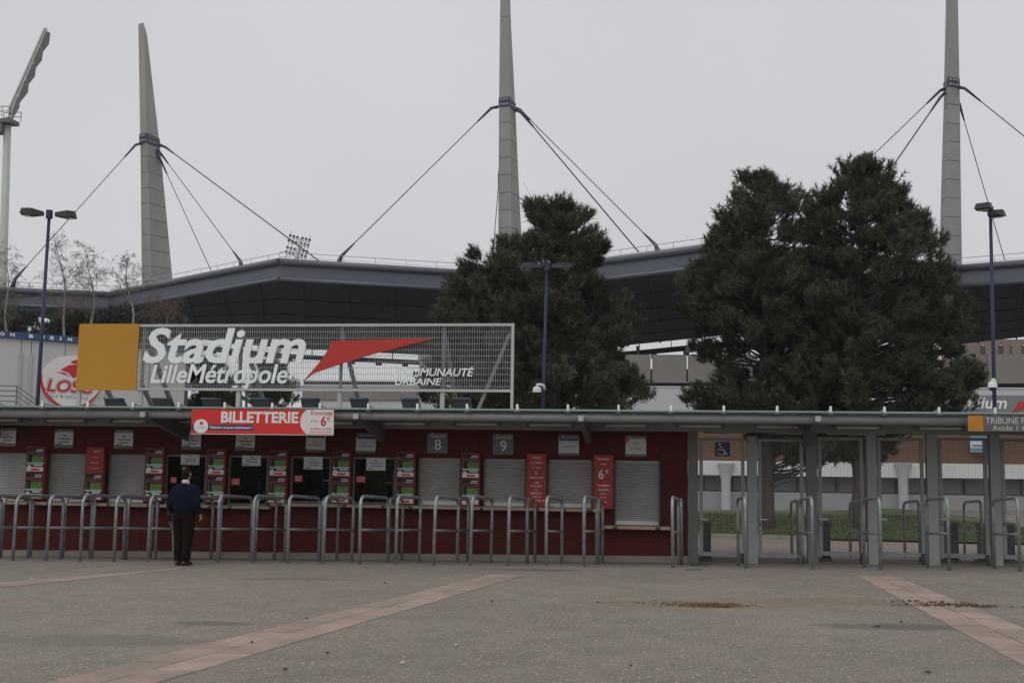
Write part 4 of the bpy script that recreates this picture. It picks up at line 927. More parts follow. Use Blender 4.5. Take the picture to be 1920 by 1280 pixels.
for i, (px, pt, wl_, lab) in enumerate(((30, 585, 75, 'distant dark pine over the white hall beside the frame edge'), (130, 592, 70, 'distant dark pine over the white hall between the birches'), (215, 580, 70, 'distant dark pine over the white hall left of the yellow panel'), (305, 588, 62, 'distant dark pine behind the yellow panel and the sign'))):
    pine(lab, px, 760, 62, [(pt, px-14, px+14), (pt+30, px-wl_*.6, px+wl_*.6), (650, px-wl_, px+wl_), (700, px-wl_, px+wl_)], 90, 16, 31+i, 'distant pines behind the white hall', blob=.7, nl=.26, nw=.02, tints=(.045, .052, .038))

def birch(label, px, pyb, pxt, pyt, Z, seed, spread):
    R = np.random.default_rng(seed); b, t = PZ(px, pyb, Z), PZ(pxt, pyt, Z); foot = Vector((b.x, b.y, .3)); o = thing('birch_tree', label, 'tree', foot, 'bare birches by the white hall')
    H = t.z-foot.z; m1 = foot.lerp(b, .6)
    ax = lambda u: b.lerp(t, u)+Vector((.10*math.sin(u*7+seed), .1*math.sin(u*5+seed), 0))
    n = 12; pts = [foot]+[ax(i/n) for i in range(n+1)]; MB('birch_bark').tube(pts, [.06]+[.05*(1-i/n)**.9+.006 for i in range(n+1)], 8).build('trunk', o)
    tw = MB('twig')
    def grow(p, d, L, r, lev):
        q = p+d*L*.5; d2 = (d+Vector((0, 0, .25 if lev < 2 else -.45))+Vector(R.normal(0, .12, 3))).normalized(); e = q+d2*L*.5
        tw.tube([p, q, e], [r, r*.75, r*.45], 3, False)
        if lev < 4:
            for _ in range(5 if lev < 2 else 4):
                f = R.uniform(.25, 1); s = p.lerp(q, f*2) if f < .5 else q.lerp(e, f*2-1)
                dd = (d2*.8+Vector(R.normal(0, .55, 3))).normalized(); grow(s, dd, L*R.uniform(.40, .62), max(r*.5, .0045), lev+1)
    for i in range(24):
        u = .12+.86*i/24; a = R.uniform(0, 6.28); d = Vector((math.cos(a), math.sin(a), R.uniform(.7, 1.4))).normalized(); grow(ax(u), d, spread*(1-u*.72)*R.uniform(.7, 1.15), .014*(1-u*.6), 1)
    tw.build('crown', o)
birch('bare birch at the edge of the frame beyond the white hall', 18, 640, 8, 470, 52, 41, 1.5)
birch('tall bare birch just behind the blue lamp post', 128, 640, 105, 440, 50, 42, 1.6)
birch('bare birch in the middle of the three behind the white hall', 174, 620, 166, 462, 50, 43, 1.5)
birch('bare birch closest to the first stadium mast', 246, 625, 240, 480, 50, 44, 1.4)
birch('low bare birch in front of the dark roof underside', 312, 640, 322, 572, 50, 45, 1.2)
# ------------------------------------------------------------------ stadium roof
ZR = 15.0
eave = [(-420, 502), (0, 539.5), (205, 548), (525, 486), (935, 511.5), (1360, 455), (1800, 498), (2200, 466)]
ev = [PH(px, py, ZR) for px, py in eave]
inner = [(-420, 500), (0, 582), (205, 617), (525, 652), (935, 672), (1400, 624), (1800, 645), (2200, 600)]
iv = [PH(px, py, 13.3) for px, py in inner]
roof = thing('stadium_roof', 'folded blue grey stadium roof with deep dark underside carried by masts', 'roof', (ev[4].x, ev[4].y, 12))
FH = 1.25
for a, b in zip(ev, ev[1:]):
    d = (b-a).normalized(); nrm = Vector((d.y, -d.x, 0)); L_ = (b-a).length
    f = MB('roof_blue').add([a+Vector((0, 0, -FH)), b+Vector((0, 0, -FH)), b+Vector((0, 0, -.12)), a+Vector((0, 0, -.12)), a-nrm*.3+Vector((0, 0, -FH)), b-nrm*.3+Vector((0, 0, -FH)), b-nrm*.3+Vector((0, 0, -.12)), a-nrm*.3+Vector((0, 0, -.12))], [(0,1,2,3), (5,4,7,6), (0,4,5,1), (3,2,6,7), (1,5,6,2), (0,3,7,4)]).build('fascia', roof)
    MB('roof_tube').tube([a+nrm*.10+Vector((0, 0, -.16)), b+nrm*.10+Vector((0, 0, -.16))], .21, 14).build('edge_tube', f)
    MB('roof_tube').tube([a+nrm*.06+Vector((0, 0, -FH)), b+nrm*.06+Vector((0, 0, -FH))], .13, 12).build('lower_tube', f)
    k = int(L_/1.8); mb = MB('rail_white')
    for i in range(k+1):
        p = a.lerp(b, i/k)-nrm*.5; mb.tube([p+Vector((0, 0, -.15)), p+Vector((.0, 0, .55))], .018, 4)
    mb.tube([a-nrm*.5+Vector((0, 0, .55)), b-nrm*.5+Vector((0, 0, .55))], .022, 5); mb.tube([a-nrm*.5+Vector((0, 0, .25)), b-nrm*.5+Vector((0, 0, .25))], .012, 4)
    mb.build('railing', f)
for i in range(len(ev)-1):
    a, b, c, d = ev[i].lerp(iv[i], .012)+Vector((0, 0, -FH+.02)), ev[i+1].lerp(iv[i+1], .012)+Vector((0, 0, -FH+.02)), iv[i+1], iv[i]
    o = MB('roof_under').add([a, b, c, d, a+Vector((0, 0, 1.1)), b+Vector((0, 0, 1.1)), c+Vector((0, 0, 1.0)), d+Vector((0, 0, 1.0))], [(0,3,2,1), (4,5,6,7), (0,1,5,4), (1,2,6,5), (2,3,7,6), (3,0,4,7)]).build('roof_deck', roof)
    mb = MB('roof_rib')
    for t in (.1, .3, .5, .7, .9): mb.beam(a.lerp(b, t)+Vector((0, 0, -.07)), d.lerp(c, t)+Vector((0, 0, -.07)), .12, .12)
    for t in (.2, .4, .6, .8): mb.beam(a.lerp(d, t)+Vector((0, 0, -.05)), b.lerp(c, t)+Vector((0, 0, -.05)), .08, .08)
    mb.build('rib', o)
for i in range(2, len(iv)-2):
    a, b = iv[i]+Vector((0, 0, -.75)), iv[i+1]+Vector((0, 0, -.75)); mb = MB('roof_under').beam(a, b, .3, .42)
    for t in np.linspace(.02, .98, 9):
        p = a.lerp(b, t); mb.beam(p, p+Vector((0, 0, .75)), .06, .06); mb.box(p.x+1, p.x+1.5, p.y-.2, p.y+.2, p.z-.5, p.z-.1)
    mb.build('lighting_beam', roof)

# ------------------------------------------------------------------ masts: stacked concrete blocks, steel collar, cables
def mast(label, Z, lev, joints, collar, cables, dl, dr):
    # lev: (py, left edge, ridge, right edge)
    ys = [l[0] for l in lev]
    def ring(py, grow=0.0):
        xl, xm, xr = (float(np.interp(py, ys, [l[k] for l in lev])) for k in (1, 2, 3))
        w = xr-xl; a = PZ(xm, py, Z); zq = a.z
        f = lambda px, zz: (lambda r: Vector((r.x, r.y, zq)))(PZ(px, py, zz))
        b, c = f(xl-grow, Z+dl), f(xr+grow, Z+dr); d = b+c-a; a2 = a+(a-d).normalized()*grow*.03
        return [b, Vector((a2.x, a2.y, zq)), c, d]
    p0 = ring(lev[-1][0]); o = thing('stadium_mast', label, 'mast', (p0[1].x, p0[1].y, 0), 'concrete masts holding the stadium roof')
    js = sorted(set([lev[0][0]]+joints+[lev[-1][0]]))
    for i, (t, b) in enumerate(zip(js, js[1:])):
        lo, hi = ring(b), ring(t); g = Vector((0, 0, .035)) if len(js) > 2 else Vector((0, 0, 0))
        if i == 0 and lev[0][0] > 0: hi[2] = hi[2]-Vector((0, 0, .45)); hi[3] = hi[3]-Vector((0, 0, .40))
        MB('concrete').hexa([p+g*.5 for p in lo], [p-g*.5 for p in hi]).build('block', o)
    # dark joint core just inside the blocks
    for j in js[1:-1]:
        r = ring(j); cc = (r[0]+r[1]+r[2]+r[3])/4; q = [cc+(p-cc)*.97 for p in r]; MB('band_dark').hexa([p-Vector((0, 0, .05)) for p in q], [p+Vector((0, 0, .05)) for p in q]).build('joint', o)
    ct, cb = collar; lo, hi = ring(cb, 1.5), ring(ct, 1.5); cm = MB('mast_steel').hexa(lo, hi)
    co = cm.build('collar', o)
    fl = (lo[0]+lo[1])/2; mb = MB('steel_grey')
    for s, t in ((0, 1), (1, 2)):
        for u in (.25, .5, .75):
            for v in (.25, .75):
                p = (lo[s].lerp(lo[t], u)).lerp(hi[s].lerp(hi[t], u), v); q = (p-(lo[0]+lo[2])/2); q.z = 0; q.normalize(); mb.tube([p-q*.05, p+q*.08], .09, 6)
    mb.build('bolt', co)
    for (ax, ay, az, bx_, by_, bz_, r, anchor) in cables:
        a, b = PZ(ax, ay, Z+az), PZ(bx_, by_, bz_); d = (b-a).normalized()
        cab = MB('cable').tube([a, b], r, 6).build('cable', o)
        cc = (lo[0]+lo[2]+hi[0]+hi[2])/4
        MB('mast_steel').tube([cc+(a-cc)*.6, a, a+d*1.3], [.11, .10, .055], 8).build('socket', cab)
        if anchor: MB('mast_steel').tube([b-d*1.6, b-d*.4, b+Vector((0, 0, -.6))], [.055, .12, .22], 8).build('anchor', cab)
    return o
mast('leaning concrete mast with a cut top beside the floodlight tower', 93, [(42, 259.5, 269, 277), (115, 260.2, 270, 281), (262, 262.5, 275, 300), (290, 263.5, 276.5, 303), (530, 266, 284, 325), (640, 267, 288, 335)], [291, 321.5, 351, 380.5, 410, 439, 468.5, 498, 527], (249, 267),
     [(254, 272, -.3, 22, 530, 88, .034, True), (310, 276, .6, 598, 489, 82, .046, False), (303, 290, 1.0, 455, 495, 86, .03, True), (301, 300, 1.2, 396, 508, 92, .03, False)], .4, 1.6)
mast('tall concrete mast in the middle rising out of the frame', 81, [(-130, 940, 951, 953), (0, 937.7, 952, 957), (180, 936.7, 956, 965.5), (212, 935.5, 956.5, 967.5), (320, 935, 957.5, 972), (455, 934, 960, 979), (600, 933, 963, 986)], [30, 229, 261.5, 294.5, 327, 360, 393, 426, 459, 492], (181, 199),
     [(921, 203, .2, 632, 488, 80, .034, True), (936, 330, 2.4, 925, 468, 96, .03, False), (977, 211, .6, 1198, 473, 84, .046, False), (975, 206, 1.4, 1237, 467, 74, .034, True)], .3, 1.5)
mast('concrete mast above the tallest pine, rising out of the frame', 76, [(-160, 1776, 1780, 1793), (0, 1773.5, 1779.5, 1794.5), (150, 1770, 1777, 1798), (200, 1768.5, 1776, 1800), (310, 1765.3, 1775, 1801), (495, 1760.5, 1771.7, 1803.7), (620, 1757, 1769.5, 1806)], [194.5, 230, 264.5, 300, 335, 370, 405.5, 441, 476, 511], (144, 162),
     [(1763, 170, .6, 1420, 500, 74, .034, False), (1763, 183, .2, 1530, 520, 71, .046, False), (1809, 166, -.2, 2060, 368, 76, .034, True), (1799, 196, 1.5, 1884, 488, 86, .03, False)], 1.4, .3)

# ------------------------------------------------------------------ stand behind the lawn
YD = 72.0
stand = thing('stadium_stand', 'long low stadium stand with white fascia, brick band and grey parapet panels', 'building', (P(1300, 960, YD).x, YD, 0))
sxr = lambda px: P(px, 850, YD).x
X0, X1 = sxr(562), sxr(2150)
def band(name, m, ya, yb, dy=0.0, xa=None, xb=None, ref=1400, thick=.6):
    return MB(m).box(xa if xa is not None else X0, xb if xb is not None else X1, YD+dy, YD+dy+thick, P(ref, yb, YD).z, P(ref, ya, YD).z).build(name, stand)
band('lower_wall', 'wall_grey', 921.5, 1010, 0)
band('recess_wall', 'recess', 891, 921, .5)
band('white_fascia', 'fascia_white', 864, 890.5, -.35, thick=1.4)
band('brick_wall', 'brick_wall', 790, 863.5, .1)
band('upper_wall', 'wall_white', 726.5, 789.5, 0)
band('dark_gap', 'band_dark', 716.5, 726, .3)  # near-black strip between the parapet panels and the upper wall
band('coping', 'fascia_white', 724.5, 726.3, -.06, thick=.3)
mb = MB('band_dark'); z = P(1400, 919.5, YD).z; mb.box(X0, X1, YD+.05, YD+.2, z-.10, z+.03); mb.build('rail', stand)
for px in range(1200, 2100, 60):
    x = sxr(px)+random.uniform(-.3, .3); MB('band_dark').box(x-.06, x+.06, YD+.4, YD+.498, P(1400, 918.5, YD).z, P(1400, 891.2, YD).z).build('mullion', stand)
for px in (1030, 1360, 1689, 2020):
    x = sxr(px); zt, zb_, z0 = P(px, 869, YD).z, P(px, 894, YD).z, P(px, 985, YD).z; n = 20; mb = MB('wall_white')
    prof = [(.30, z0), (.28, zb_-.2), (.33, zb_+.05), (.40, (zt+zb_)/2), (.52, zt)]
    vs = [(x+r*math.cos(2*math.pi*k/n), YD-.5+r*math.sin(2*math.pi*k/n), z) for r, z in prof for k in range(n)]
    mb.add(vs, [(i*n+k, i*n+(k+1) % n, (i+1)*n+(k+1) % n, (i+1)*n+k) for i in range(len(prof)-1) for k in range(n)], True); mb.build('column', stand)
zp0, zp1 = P(1255, 716, YD).z, P(1255, 665, YD).z; px = 780.0; edges_ = [781, 826, 891, 957, 1023, 1089, 1155, 1221, 1288.5, 1356, 1424, 1492, 1560, 1628, 1697]
for a, b in zip(edges_, edges_[1:]):
    xa, xb = sxr(a)+.05, sxr(b)-.05; o = MB('panel_grey').box(xa, xb, YD-.1, YD+.15, zp0, zp1).build('parapet_panel', stand)
    MB('band_dark').box(xb+.0, xb+.10, YD+.02, YD+.12, zp0, zp0+(zp1-zp0)*.48).build('panel_joint', o)
zq = P(660, 727, YD).z
for a, b in zip((562, 608, 660, 713, 767), (608, 660, 713, 767, 781)):
    MB('panel_grey').box(sxr(a)+.04, sxr(b)-.04, YD-.1, YD+.15, zp0-1.2, zq).build('parapet_panel', stand)
MB('panel_grey').box(sxr(1857), X1, YD-.1, YD+.3, zp0, P(1880, 664, YD).z).build('parapet_panel', stand)
mb = MB('tower_dark'); xa, xb = sxr(1806), sxr(1856); za, zb_ = zp0-.1, P(1830, 650, YD).z
for i in range(17):
    x = xa+(xb-xa)*i/16; mb.beam((x, YD+1.0, zp0), (x, YD+1.0, zb_-(zb_-za)*.38*i/16), .05, .05)
mb.beam((xa, YD+1.0, zb_), (xb, YD+1.0, zb_-(zb_-za)*.38), .07, .09); mb.build('stair_railing', stand)
band('stair_wall', 'band_dark', 690, 716, .9, sxr(1700), sxr(1857), 1830, .3)
mb = MB('panel_grey').box(P(1285.5, 650, YD+1).x, P(1301, 650, YD+1).x, YD+1, YD+1.2, P(1293, 660, YD+1).z, P(1293, 649, YD+1).z).use('tower_dark').box(P(1288, 650, YD+1).x, P(1299, 650, YD+1).x, YD+.97, YD+.995, P(1293, 658, YD+1).z, P(1293, 650.5, YD+1).z)
mb.use('panel_grey').box(P(1286, 660, YD+1).x, P(1287.5, 660, YD+1).x, YD+1.05, YD+1.1, zp1-1, P(1293, 660, YD+1).z); mb.build('loudspeaker', stand)
for px in (1196,):
    MB('panel_grey').box(P(px-3, 650, YD+20).x, P(px+3, 650, YD+20).x, YD+20, YD+20.5, 5, P(px, 648, YD+20).z).build('pillar', stand)
# pink block seen under the far end of the roof
pk = thing('pink_building', 'pink block of flats seen under the far end of the stadium roof', 'building', (P(1880, 700, 105).x, 105, 0))
xa, xb, za, zb_ = RC(1800, 636, 1990, 760, 105); MB('pink_wall').box(xa, xb, 105, 112, 0, zb_).build('wall', pk)
for px in (1838, 1872, 1893, 1915):
    q = RC(px, 645, px+(9 if px != 1893 else 4), 663, 105); w = MB('hall_dark').box(q[0], q[1], 104.95, 104.998, q[2], q[3]).build('window', pk)
    MB('white').box(q[0]+.05, q[1]-.05, 104.9, 104.948, q[3]-.12, q[3]-.06).build('blind', w)
# hanging banner on the stand
yb_ = YD-.12; q = RC(1733, 741, 2050, 775, yb_); bn = thing('stand_banner', 'grey stadium banner with white lettering half hidden by the tallest pine', 'banner', (q[0], yb_, q[2]))
MB('board_grey').box(q[0], q[1], yb_, yb_+.1, q[2], q[3]).build('board', bn)
q = RC(1733, 741, 1764, 775, yb_); MB('yellow').box(q[0], q[1], yb_-.02, yb_-.003, q[2], q[3]).build('yellow_square', bn)
mb = MB('letter_white'); q = RC(1781, 742.5, 1888, 766, yb_); mb.text('Stadium', q[0], q[1], q[2], q[3], yb_-.01, shear=.22, bold=.022); mb.build('lettering', bn)
MB('swoosh_red').plate([(P(a, b, yb_).x, P(a, b, yb_).z) for a, b in ((1897, 773), (1985, 748), (1911, 752), (1906, 761))], yb_-.03, yb_-.01).build('red_wedge', bn)
# blue and white direction sign on the brick
q = RC(1820, 826, 1846, 847, YD-.5); o = thing('direction_sign', 'blue and white sign board on the brick wall seen through the fifth gate', 'sign', (q[0], YD-.5, 0))
MB('white').box(q[0], q[1], YD-.5, YD-.4, q[2], q[3]).build('board', o); h = q[3]-q[2]
MB('sign_blue').box(q[0], q[1], YD-.53, YD-.503, q[2]+h*.1, q[2]+h*.35).box(q[0]+.1, q[1]-.1, YD-.53, YD-.503, q[2]+h*.5, q[2]+h*.65).build('stripe', o)
q = RC(1820, 816, 1872, 824, YD-.5); MB('sign_blue').box(q[0], q[1], YD-.5, YD-.4, q[2], q[3]).build('header', o)
q = RC(1852, 818, 1857, 851, YD-.5); MB('white').box(q[0], q[1], YD-.5, YD-.4, q[2], q[3]).use('sign_blue').box(q[0]+.02, q[1]-.02, YD-.53, YD-.503, (q[2]+q[3])/2, q[3]-.05).build('side_strip', o)

# ------------------------------------------------------------------ white hall with the blue lettered band
A, B = PZ(0, 629, 36.4), PZ(350, 657.5, 40.0); hd_ = Vector((B.x-A.x, B.y-A.y, 0)); hl = hd_.length; hd_.normalize(); zt = (A.z+B.z)/2+.12
HX = Matrix(((hd_.x, -hd_.y, 0, A.x), (hd_.y, hd_.x, 0, A.y), (0, 0, 1, 0), (0, 0, 0, 1)))     # local x along the wall, y into the hall
hall = thing('white_hall', 'white clad hall with a blue lettered band beside the kiosk', 'building', (A.x, A.y, 0)); HX0 = HX
def hu(px, py):                              # pixel -> along-wall coordinate and height
    d = ray(px, py); nrm = Vector((-hd_.y, hd_.x, 0)); t = nrm.dot(Vector((A.x, A.y, 0)))/nrm.dot(d); p = d*t; return (p.x-A.x)*hd_.x+(p.y-A.y)*hd_.y, p.z+EYE
u = -4.0; seam = [-4.0, hu(37, 700)[0], hu(56, 700)[0], hu(120, 700)[0], hu(200, 700)[0], hu(280, 700)[0], hl]
for a, b in zip(seam, seam[1:]): MB('hall_white', HX).box(a+.012, b-.012, 0, .15, 0, zt-.16).build('wall_panel', hall)
MB('hall_dark', HX).box(-4, hl-.02, .16, 8, 0, zt-.05).build('core', hall)
MB('hall_dark', HX).box(hl+.0, hl+.12, .02, 8, 0, zt-.05).build('end_wall', hall)
bd = MB('hall_blue', HX).box(-4, hl+.05, -.10, -.003, zt-.17, zt+.03).build('blue_band', hall)
for ch, px in (('O', 2), ('N', 21), ('B', 56), ('U', 77), ('S', 95), ('I', 111.5), ('N', 129), ('E', 149), ('S', 168), ('S', 187), ('T', 266), ('S', 303)):
    q = hu(px, 640)[0]; w = .065 if ch != 'I' else .025; MB('letter_white', HX).text(ch, q-w, q+w, zt-.125, zt-.015, -.104, bold=.04).build('letter', bd)
for px in (37, 56):
    q = hu(px, 700)[0]; MB('wall_grey', HX).tube([(q, -.04, 0), (q, -.04, zt-.6)], .035, 8).build('downpipe', hall)
cu, cz = hu(133, 716); ru = abs(hu(190, 716)[0]-hu(76, 716)[0])/2; rz = abs(hu(133, 667)[1]-cz)
lg = thing('club_roundel', 'round white club emblem with red LOSC lettering on the white hall', 'emblem', HX @ Vector((cu, -.03, cz)))
MB('white', HX).disc(cu, cz, ru, rz, -.03, 56, -.004).build('disc', lg)
def arc_band(m, t0, t1, w, y, name):
    o_ = [(cu+ru*math.cos(t), cz+rz*math.sin(t)) for t in np.linspace(t0, t1, 24)]; i_ = [(cu+ru*(1-w*math.sin(math.pi*k/23))*math.cos(t), cz+rz*(1-w*math.sin(math.pi*k/23))*math.sin(t)) for k, t in enumerate(np.linspace(t0, t1, 24))]
    mb = MB(m, HX); n = 24; mb.add([(x, y, z) for x, z in o_+i_], [(k, k+1, n+k+1, n+k) for k in range(n-1)]); mb.build(name, lg)
arc_band('logo_red', math.radians(160), math.radians(270), .12, -.034, 'red_rim'); arc_band('logo_red', math.radians(270), math.radians(350), .08, -.034, 'red_rim')
def ht(mb, s, x0, y0, x1, y1, y, **k):
    (a, b), (c, d) = hu(x0, (y0+y1)/2), hu(x1, (y0+y1)/2); mb.text(s, a, c, hu((x0+x1)/2, y1)[1], hu((x0+x1)/2, y0)[1], y, **k)
mb = MB('logo_grey', HX); ht(mb, 'LOSC', 84, 710, 177, 739, -.033, shear=.18, bold=.075); mb.use('white'); ht(mb, 'LOSC', 85, 711, 176, 738, -.036, shear=.18, bold=.055); mb.use('logo_red'); ht(mb, 'LOSC', 86.5, 712.5, 174.5, 736.5, -.039, shear=.18, bold=.03)
mb.use('logo_grey'); ht(mb, 'LILLE', 88, 739, 109, 745, -.036, shear=.15); ht(mb, 'MÉTROPOLE', 121, 740.5, 165, 748.5, -.036, shear=.15); mb.use('logo_red'); ht(mb, '+', 112, 739.5, 118, 746, -.036, bold=.04); mb.build('lettering', lg)
mb = MB('logo_red', HX)
for poly in ([(113, 693), (129, 684), (146, 683), (160, 688), (152, 700), (137, 709.5), (128, 699)], [(131, 680), (138, 675), (148, 674), (156, 679), (146, 683)], [(104, 697), (120, 698), (131, 706), (118, 701.5)]):
    mb.plate([hu(a, b) for a, b in poly][::-1] if False else [hu(a, b) for a, b in poly], -.038, -.032)
mb.build('red_emblem', lg)
# stair railing in front of the hall
rl = thing('stair_railing', 'thin grey stair railing in front of the white hall', 'railing', (PZ(10, 760, 33).x, PZ(10, 760, 33).y, 0)); mb = MB('steel_dark')
for dy in (0, 9.5, 19, 29):
    mb.tube([PZ(-60, 721+dy, 33), PZ(32, 723.5+dy, 33), PZ(78, 756+dy, 32.4)], .016, 5)
MB('steel_dark').tube([PZ(32, 723, 33), Vector((PZ(32, 723, 33).x, PZ(32, 723, 33).y, 0))], .02, 5).build('post', rl); mb.build('rail', rl)
# steel stair behind the sign
st = thing('steel_stair', 'dark steel stair with landing seen below the roof sign', 'stair', (PZ(445, 760, 48).x, PZ(445, 760, 48).y, 0)); Zs = 48
mb = MB('tower_dark').tube([PZ(424, 790, Zs), PZ(424, 716, Zs)], .06, 6).tube([PZ(451, 790, Zs), PZ(451, 716, Zs)], .06, 6).tube([PZ(462, 790, Zs), PZ(462, 716, Zs)], .05, 6); mb.build('post', st)
MB('tower_dark').tube([PZ(424, 720, Zs), PZ(462, 720, Zs)], .045, 6).tube([PZ(424, 729, Zs), PZ(462, 729, Zs)], .06, 6).build('landing', st)
MB('tower_dark').beam(PZ(415, 752, Zs), PZ(445, 732, Zs), .1, .16).beam(PZ(428, 758, Zs), PZ(452, 744, Zs), .1, .16).beam(PZ(452, 744, Zs), PZ(478, 758, Zs), .1, .16).build('stringer', st)

# ------------------------------------------------------------------ floodlight towers
Zt = 120; ft = thing('floodlight_tower', 'tall white floodlight tower with a slanting lamp array seen edge on', 'floodlight tower', (PZ(2, 760, Zt).x, PZ(2, 760, Zt).y, 0))
b, t = PZ(4, 560, Zt), PZ(14, 235, Zt); foot = b+(t-b)*(-b.z/(t.z-b.z))
MB('tower_white').tube([foot, b, t], [.62, .42, .36], 16).build('pole', ft)
pc = PZ(13, 228, Zt); MB('tower_dark').box(pc.x-1.0, pc.x+.9, pc.y-.8, pc.y+.8, pc.z-.3, pc.z+.1).box(pc.x-1.1, pc.x-.1, pc.y-.7, pc.y+.7, pc.z-1.2, pc.z-.36).build('platform', ft)
mb = MB('tower_dark')
for k in (-1.0, 0, .9):
    for yy in (-1, 1): mb.tube([(pc.x+k, pc.y+yy, pc.z+.25), (pc.x+k, pc.y+yy, pc.z+1.25)], .04, 4)
for h in (.75, 1.25):
    for yy in (-1, 1): mb.tube([(pc.x-1, pc.y+yy, pc.z+h), (pc.x+.9, pc.y+yy, pc.z+h)], .04, 4)
mb.build('railing', ft)
a, e = PZ(19, 216, Zt), PZ(85, 64, Zt); d = (e-a).normalized(); nx = d.cross(Vector((0, 1, 0))).normalized(); nx = nx if nx.x > 0 else -nx
vw = ray(40, 140); vw.z = 0; vw.normalize()
mb = MB('tower_white')
for off, yy in ((-.22, -1.6), (.16, -1.6), (-.22, 1.6), (.16, 1.6), (-.22, 0), (.16, 0)): mb.beam(a+nx*off+vw*yy, e+nx*off*.6+vw*yy, .12, .16)
for k in range(14):
    p = a.lerp(e, k/13); mb.beam(p-vw*1.7, p+vw*1.7, .10, .12)
mb.build('lamp_frame', ft)
for k in range(5):
    p0_, p1_ = a.lerp(e, .02+.2*k), a.lerp(e, .02+.2*k+.15)
    for yy in (-1.35, -.45, .45, 1.35):
        o1 = vw*yy; w0, w1 = nx*.22, nx*(.65 if k else .45)
        MB('tower_dark').hexa([p0_+o1+w0-vw*.4, p0_+o1+w0*1.2-vw*.4, p0_+o1+w0*1.2+vw*.4, p0_+o1+w0+vw*.4], [p1_+o1+w0*.6-vw*.4, p1_+o1+w1-vw*.4, p1_+o1+w1+vw*.4, p1_+o1+w0*.6+vw*.4]).build('lamp', ft)
Zf = 210; ff = thing('floodlight_tower', 'distant floodlight mast with rows of round lamps above the roof peak', 'floodlight tower', (PZ(553, 800, Zf).x, PZ(553, 800, Zf).y, 0))
b, t = PZ(556, 487, Zf), PZ(564, 447, Zf); foot = b+(t-b)*(-b.z/(t.z-b.z)); MB('tower_far').tube([foot, b, t], [.5, .4, .32], 12).build('pole', ff)
mb = MB('tower_far')
def fl_pt(i, j): return PZ(545+6.6*i+(3 if i > 2 else 0)+(-2.6*j/1.0), 441+1.7*i+(9.5*j if j < 2 else 22+8.5*(j-2)), Zf)
for j in range(4): mb.tube([fl_pt(0, j)+Vector((0, .3, -.45)), fl_pt(5, j)+Vector((0, .3, -.45))], .07, 4)
for i in (0, 1, 4, 5): mb.tube([fl_pt(i, 0)+Vector((0, .3, .9 if i in (0, 5) else 0)), fl_pt(i, 3)+Vector((-.4, .3, -1.6))], .05, 4)
mb.build('lamp_frame', ff)
for j in range(4):
    for i in range(6):
        p = fl_pt(i, j); MB('tower_lamp').tube([p+Vector((0, .25, .12)), p+Vector((0, 0, .02)), p+Vector((0, -.2, -.10))], [.12, .22, .27], 10).build('lamp', ff)

# ------------------------------------------------------------------ scattered litter
def flat_bit(px, py, w, l, m, label, cat, nm):
    p = G(px, py); a = random.uniform(0, 3); R_ = Matrix.Translation((p.x, p.y, p.z)) @ Matrix.Rotation(a, 4, 'Z')
    mb = MB(m, R_); n = 7; pts = [(w*(.8+.35*random.random())*math.cos(2*math.pi*k/n), l*(.8+.35*random.random())*math.sin(2*math.pi*k/n)) for k in range(n)]
    mb.hexa([(x, y, .009) for x, y in pts], [(x*.9, y*.9, .016+.012*random.random()) for x, y in pts])
    tag(mb.build(nm, loc=(p.x, p.y, p.z)), label, cat, 'litter on the plaza')
flat_bit(755, 1244.5, .022, .024, 'litter_white', 'crumpled white paper scrap nearest the photographer on the asphalt', 'litter', 'paper_scrap')
flat_bit(427, 1206, .055, .008, 'litter_white', 'thin white paper strip lying on the middle paved band', 'litter', 'paper_scrap')
flat_bit(60, 1085.5, .03, .02, 'litter_white', 'white paper scrap on the paved band beside the man', 'litter', 'paper_scrap')
flat_bit(855, 1211, .035, .012, 'litter_white', 'tiny white paper strip on the asphalt beside the middle paved band', 'litter', 'paper_scrap')
for px, py, w, lab in ((614, 1225.5, .03, 'dark brown leaf left of the white paper scrap'), (1646, 1176, .045, 'dark leaf on the damp patch by the paved band'), (1690, 1167, .035, 'small dark leaf further back on the damp patch'), (722, 1094, .03, 'small dark leaf behind the middle paved band'), (1741, 1262.5, .04, 'brown leaf at the bottom of the frame'), (922, 1128.5, .03, 'small dark leaf on the asphalt in the middle'), (472, 1206, .03, 'yellowish leaf on the middle paved band'), (1183, 1250, .025, 'small dark leaf low in the middle of the frame'), (535, 1257, .03, 'brown leaf beside the near end of the middle paved band'), (575, 1161, .03, 'brown leaf at the edge of the middle paved band')):
    flat_bit(px, py, w*.75, w*.36, 'leaf_brown', lab, 'leaf', 'fallen_leaf')

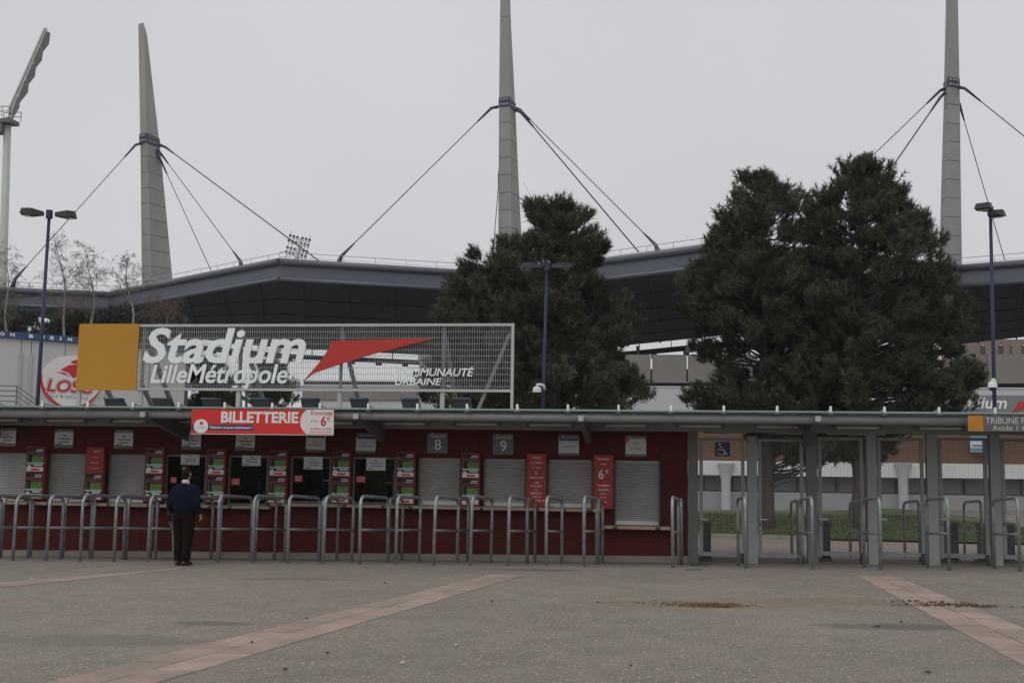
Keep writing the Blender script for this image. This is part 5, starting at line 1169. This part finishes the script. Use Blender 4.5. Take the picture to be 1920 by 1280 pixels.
# rusty soil crumbs spilled on the plaza and over the paved band
R = np.random.default_rng(77); V = []; cs = []
for (px, py, n, sx_, sy_) in ((1330, 1135, 260, .42, .20), (1275, 1132, 60, .7, .2), (1790, 1135.5, 260, .42, .18), (1740, 1129, 60, .4, .15)):
    p = G(px, py)
    for _ in range(n):
        x, y = p.x+R.normal(0, sx_*.6), p.y+R.normal(0, sy_*.6); z = zg(x, y)+.0105; r = R.uniform(.008, .032); a = R.uniform(0, 6.28)
        q = [(x+r*math.cos(a+k*2.094)*R.uniform(.6, 1.4), y+r*math.sin(a+k*2.094)*R.uniform(.6, 1.4), z) for k in range(3)]; t = (x, y, z+r*.5)
        for k in range(3): V += [q[k], q[(k+1) % 3], t]
        c = np.array((.125, .066, .028) if px < 1500 else (.095, .055, .028))*R.uniform(.6, 1.3); cs += [(*c, 1)]*9
tag(tri_mesh('soil_crumbs', np.array(V), cs, 'needles', None, 'stuff'), 'rusty brown soil crumbs spilled on the plaza in front of the gates', 'soil')
# till screens behind the open windows
for i, px in enumerate((372, 478, 590, 712)):
    x = P(px, 930, 25.3).x; z = Z_CL+.02
    o = thing('till_screen', 'dark till screen standing in the %s open ticket window' % ORD[i], 'screen', (x, 25.3, z), 'till screens in the open ticket windows')
    MB('room_grey').box(x-.45, x+.25, 25.1, 25.7, z-.06, z-.02).build('desk', o)
    MB('pedestal').box(x-.16, x+.16, 25.3, 25.36, z+.10, z+.34).build('screen', o); MB('room_grey').box(x-.04, x+.04, 25.32, 25.38, z-.02, z+.10).build('stand', o)

# ------------------------------------------------------------------ the misty air over the whole place
def haze(density):
    m = bpy.data.materials.new('haze_air'); m.use_nodes = True; n = m.node_tree.nodes; n.clear()
    o = n.new('ShaderNodeOutputMaterial'); v = n.new('ShaderNodeVolumePrincipled'); v.inputs['Color'].default_value = (.93, .94, .97, 1); v.inputs['Density'].default_value = density
    m.node_tree.links.new(v.outputs[0], o.inputs['Volume']); MATS['haze_air'] = m
    h = MB('haze_air').box(-640, 640, -190, 640, -2.0, 62).build('haze'); h['kind'] = 'stuff'; h['label'] = 'thin pale mist over the whole place'
haze(0.0003)
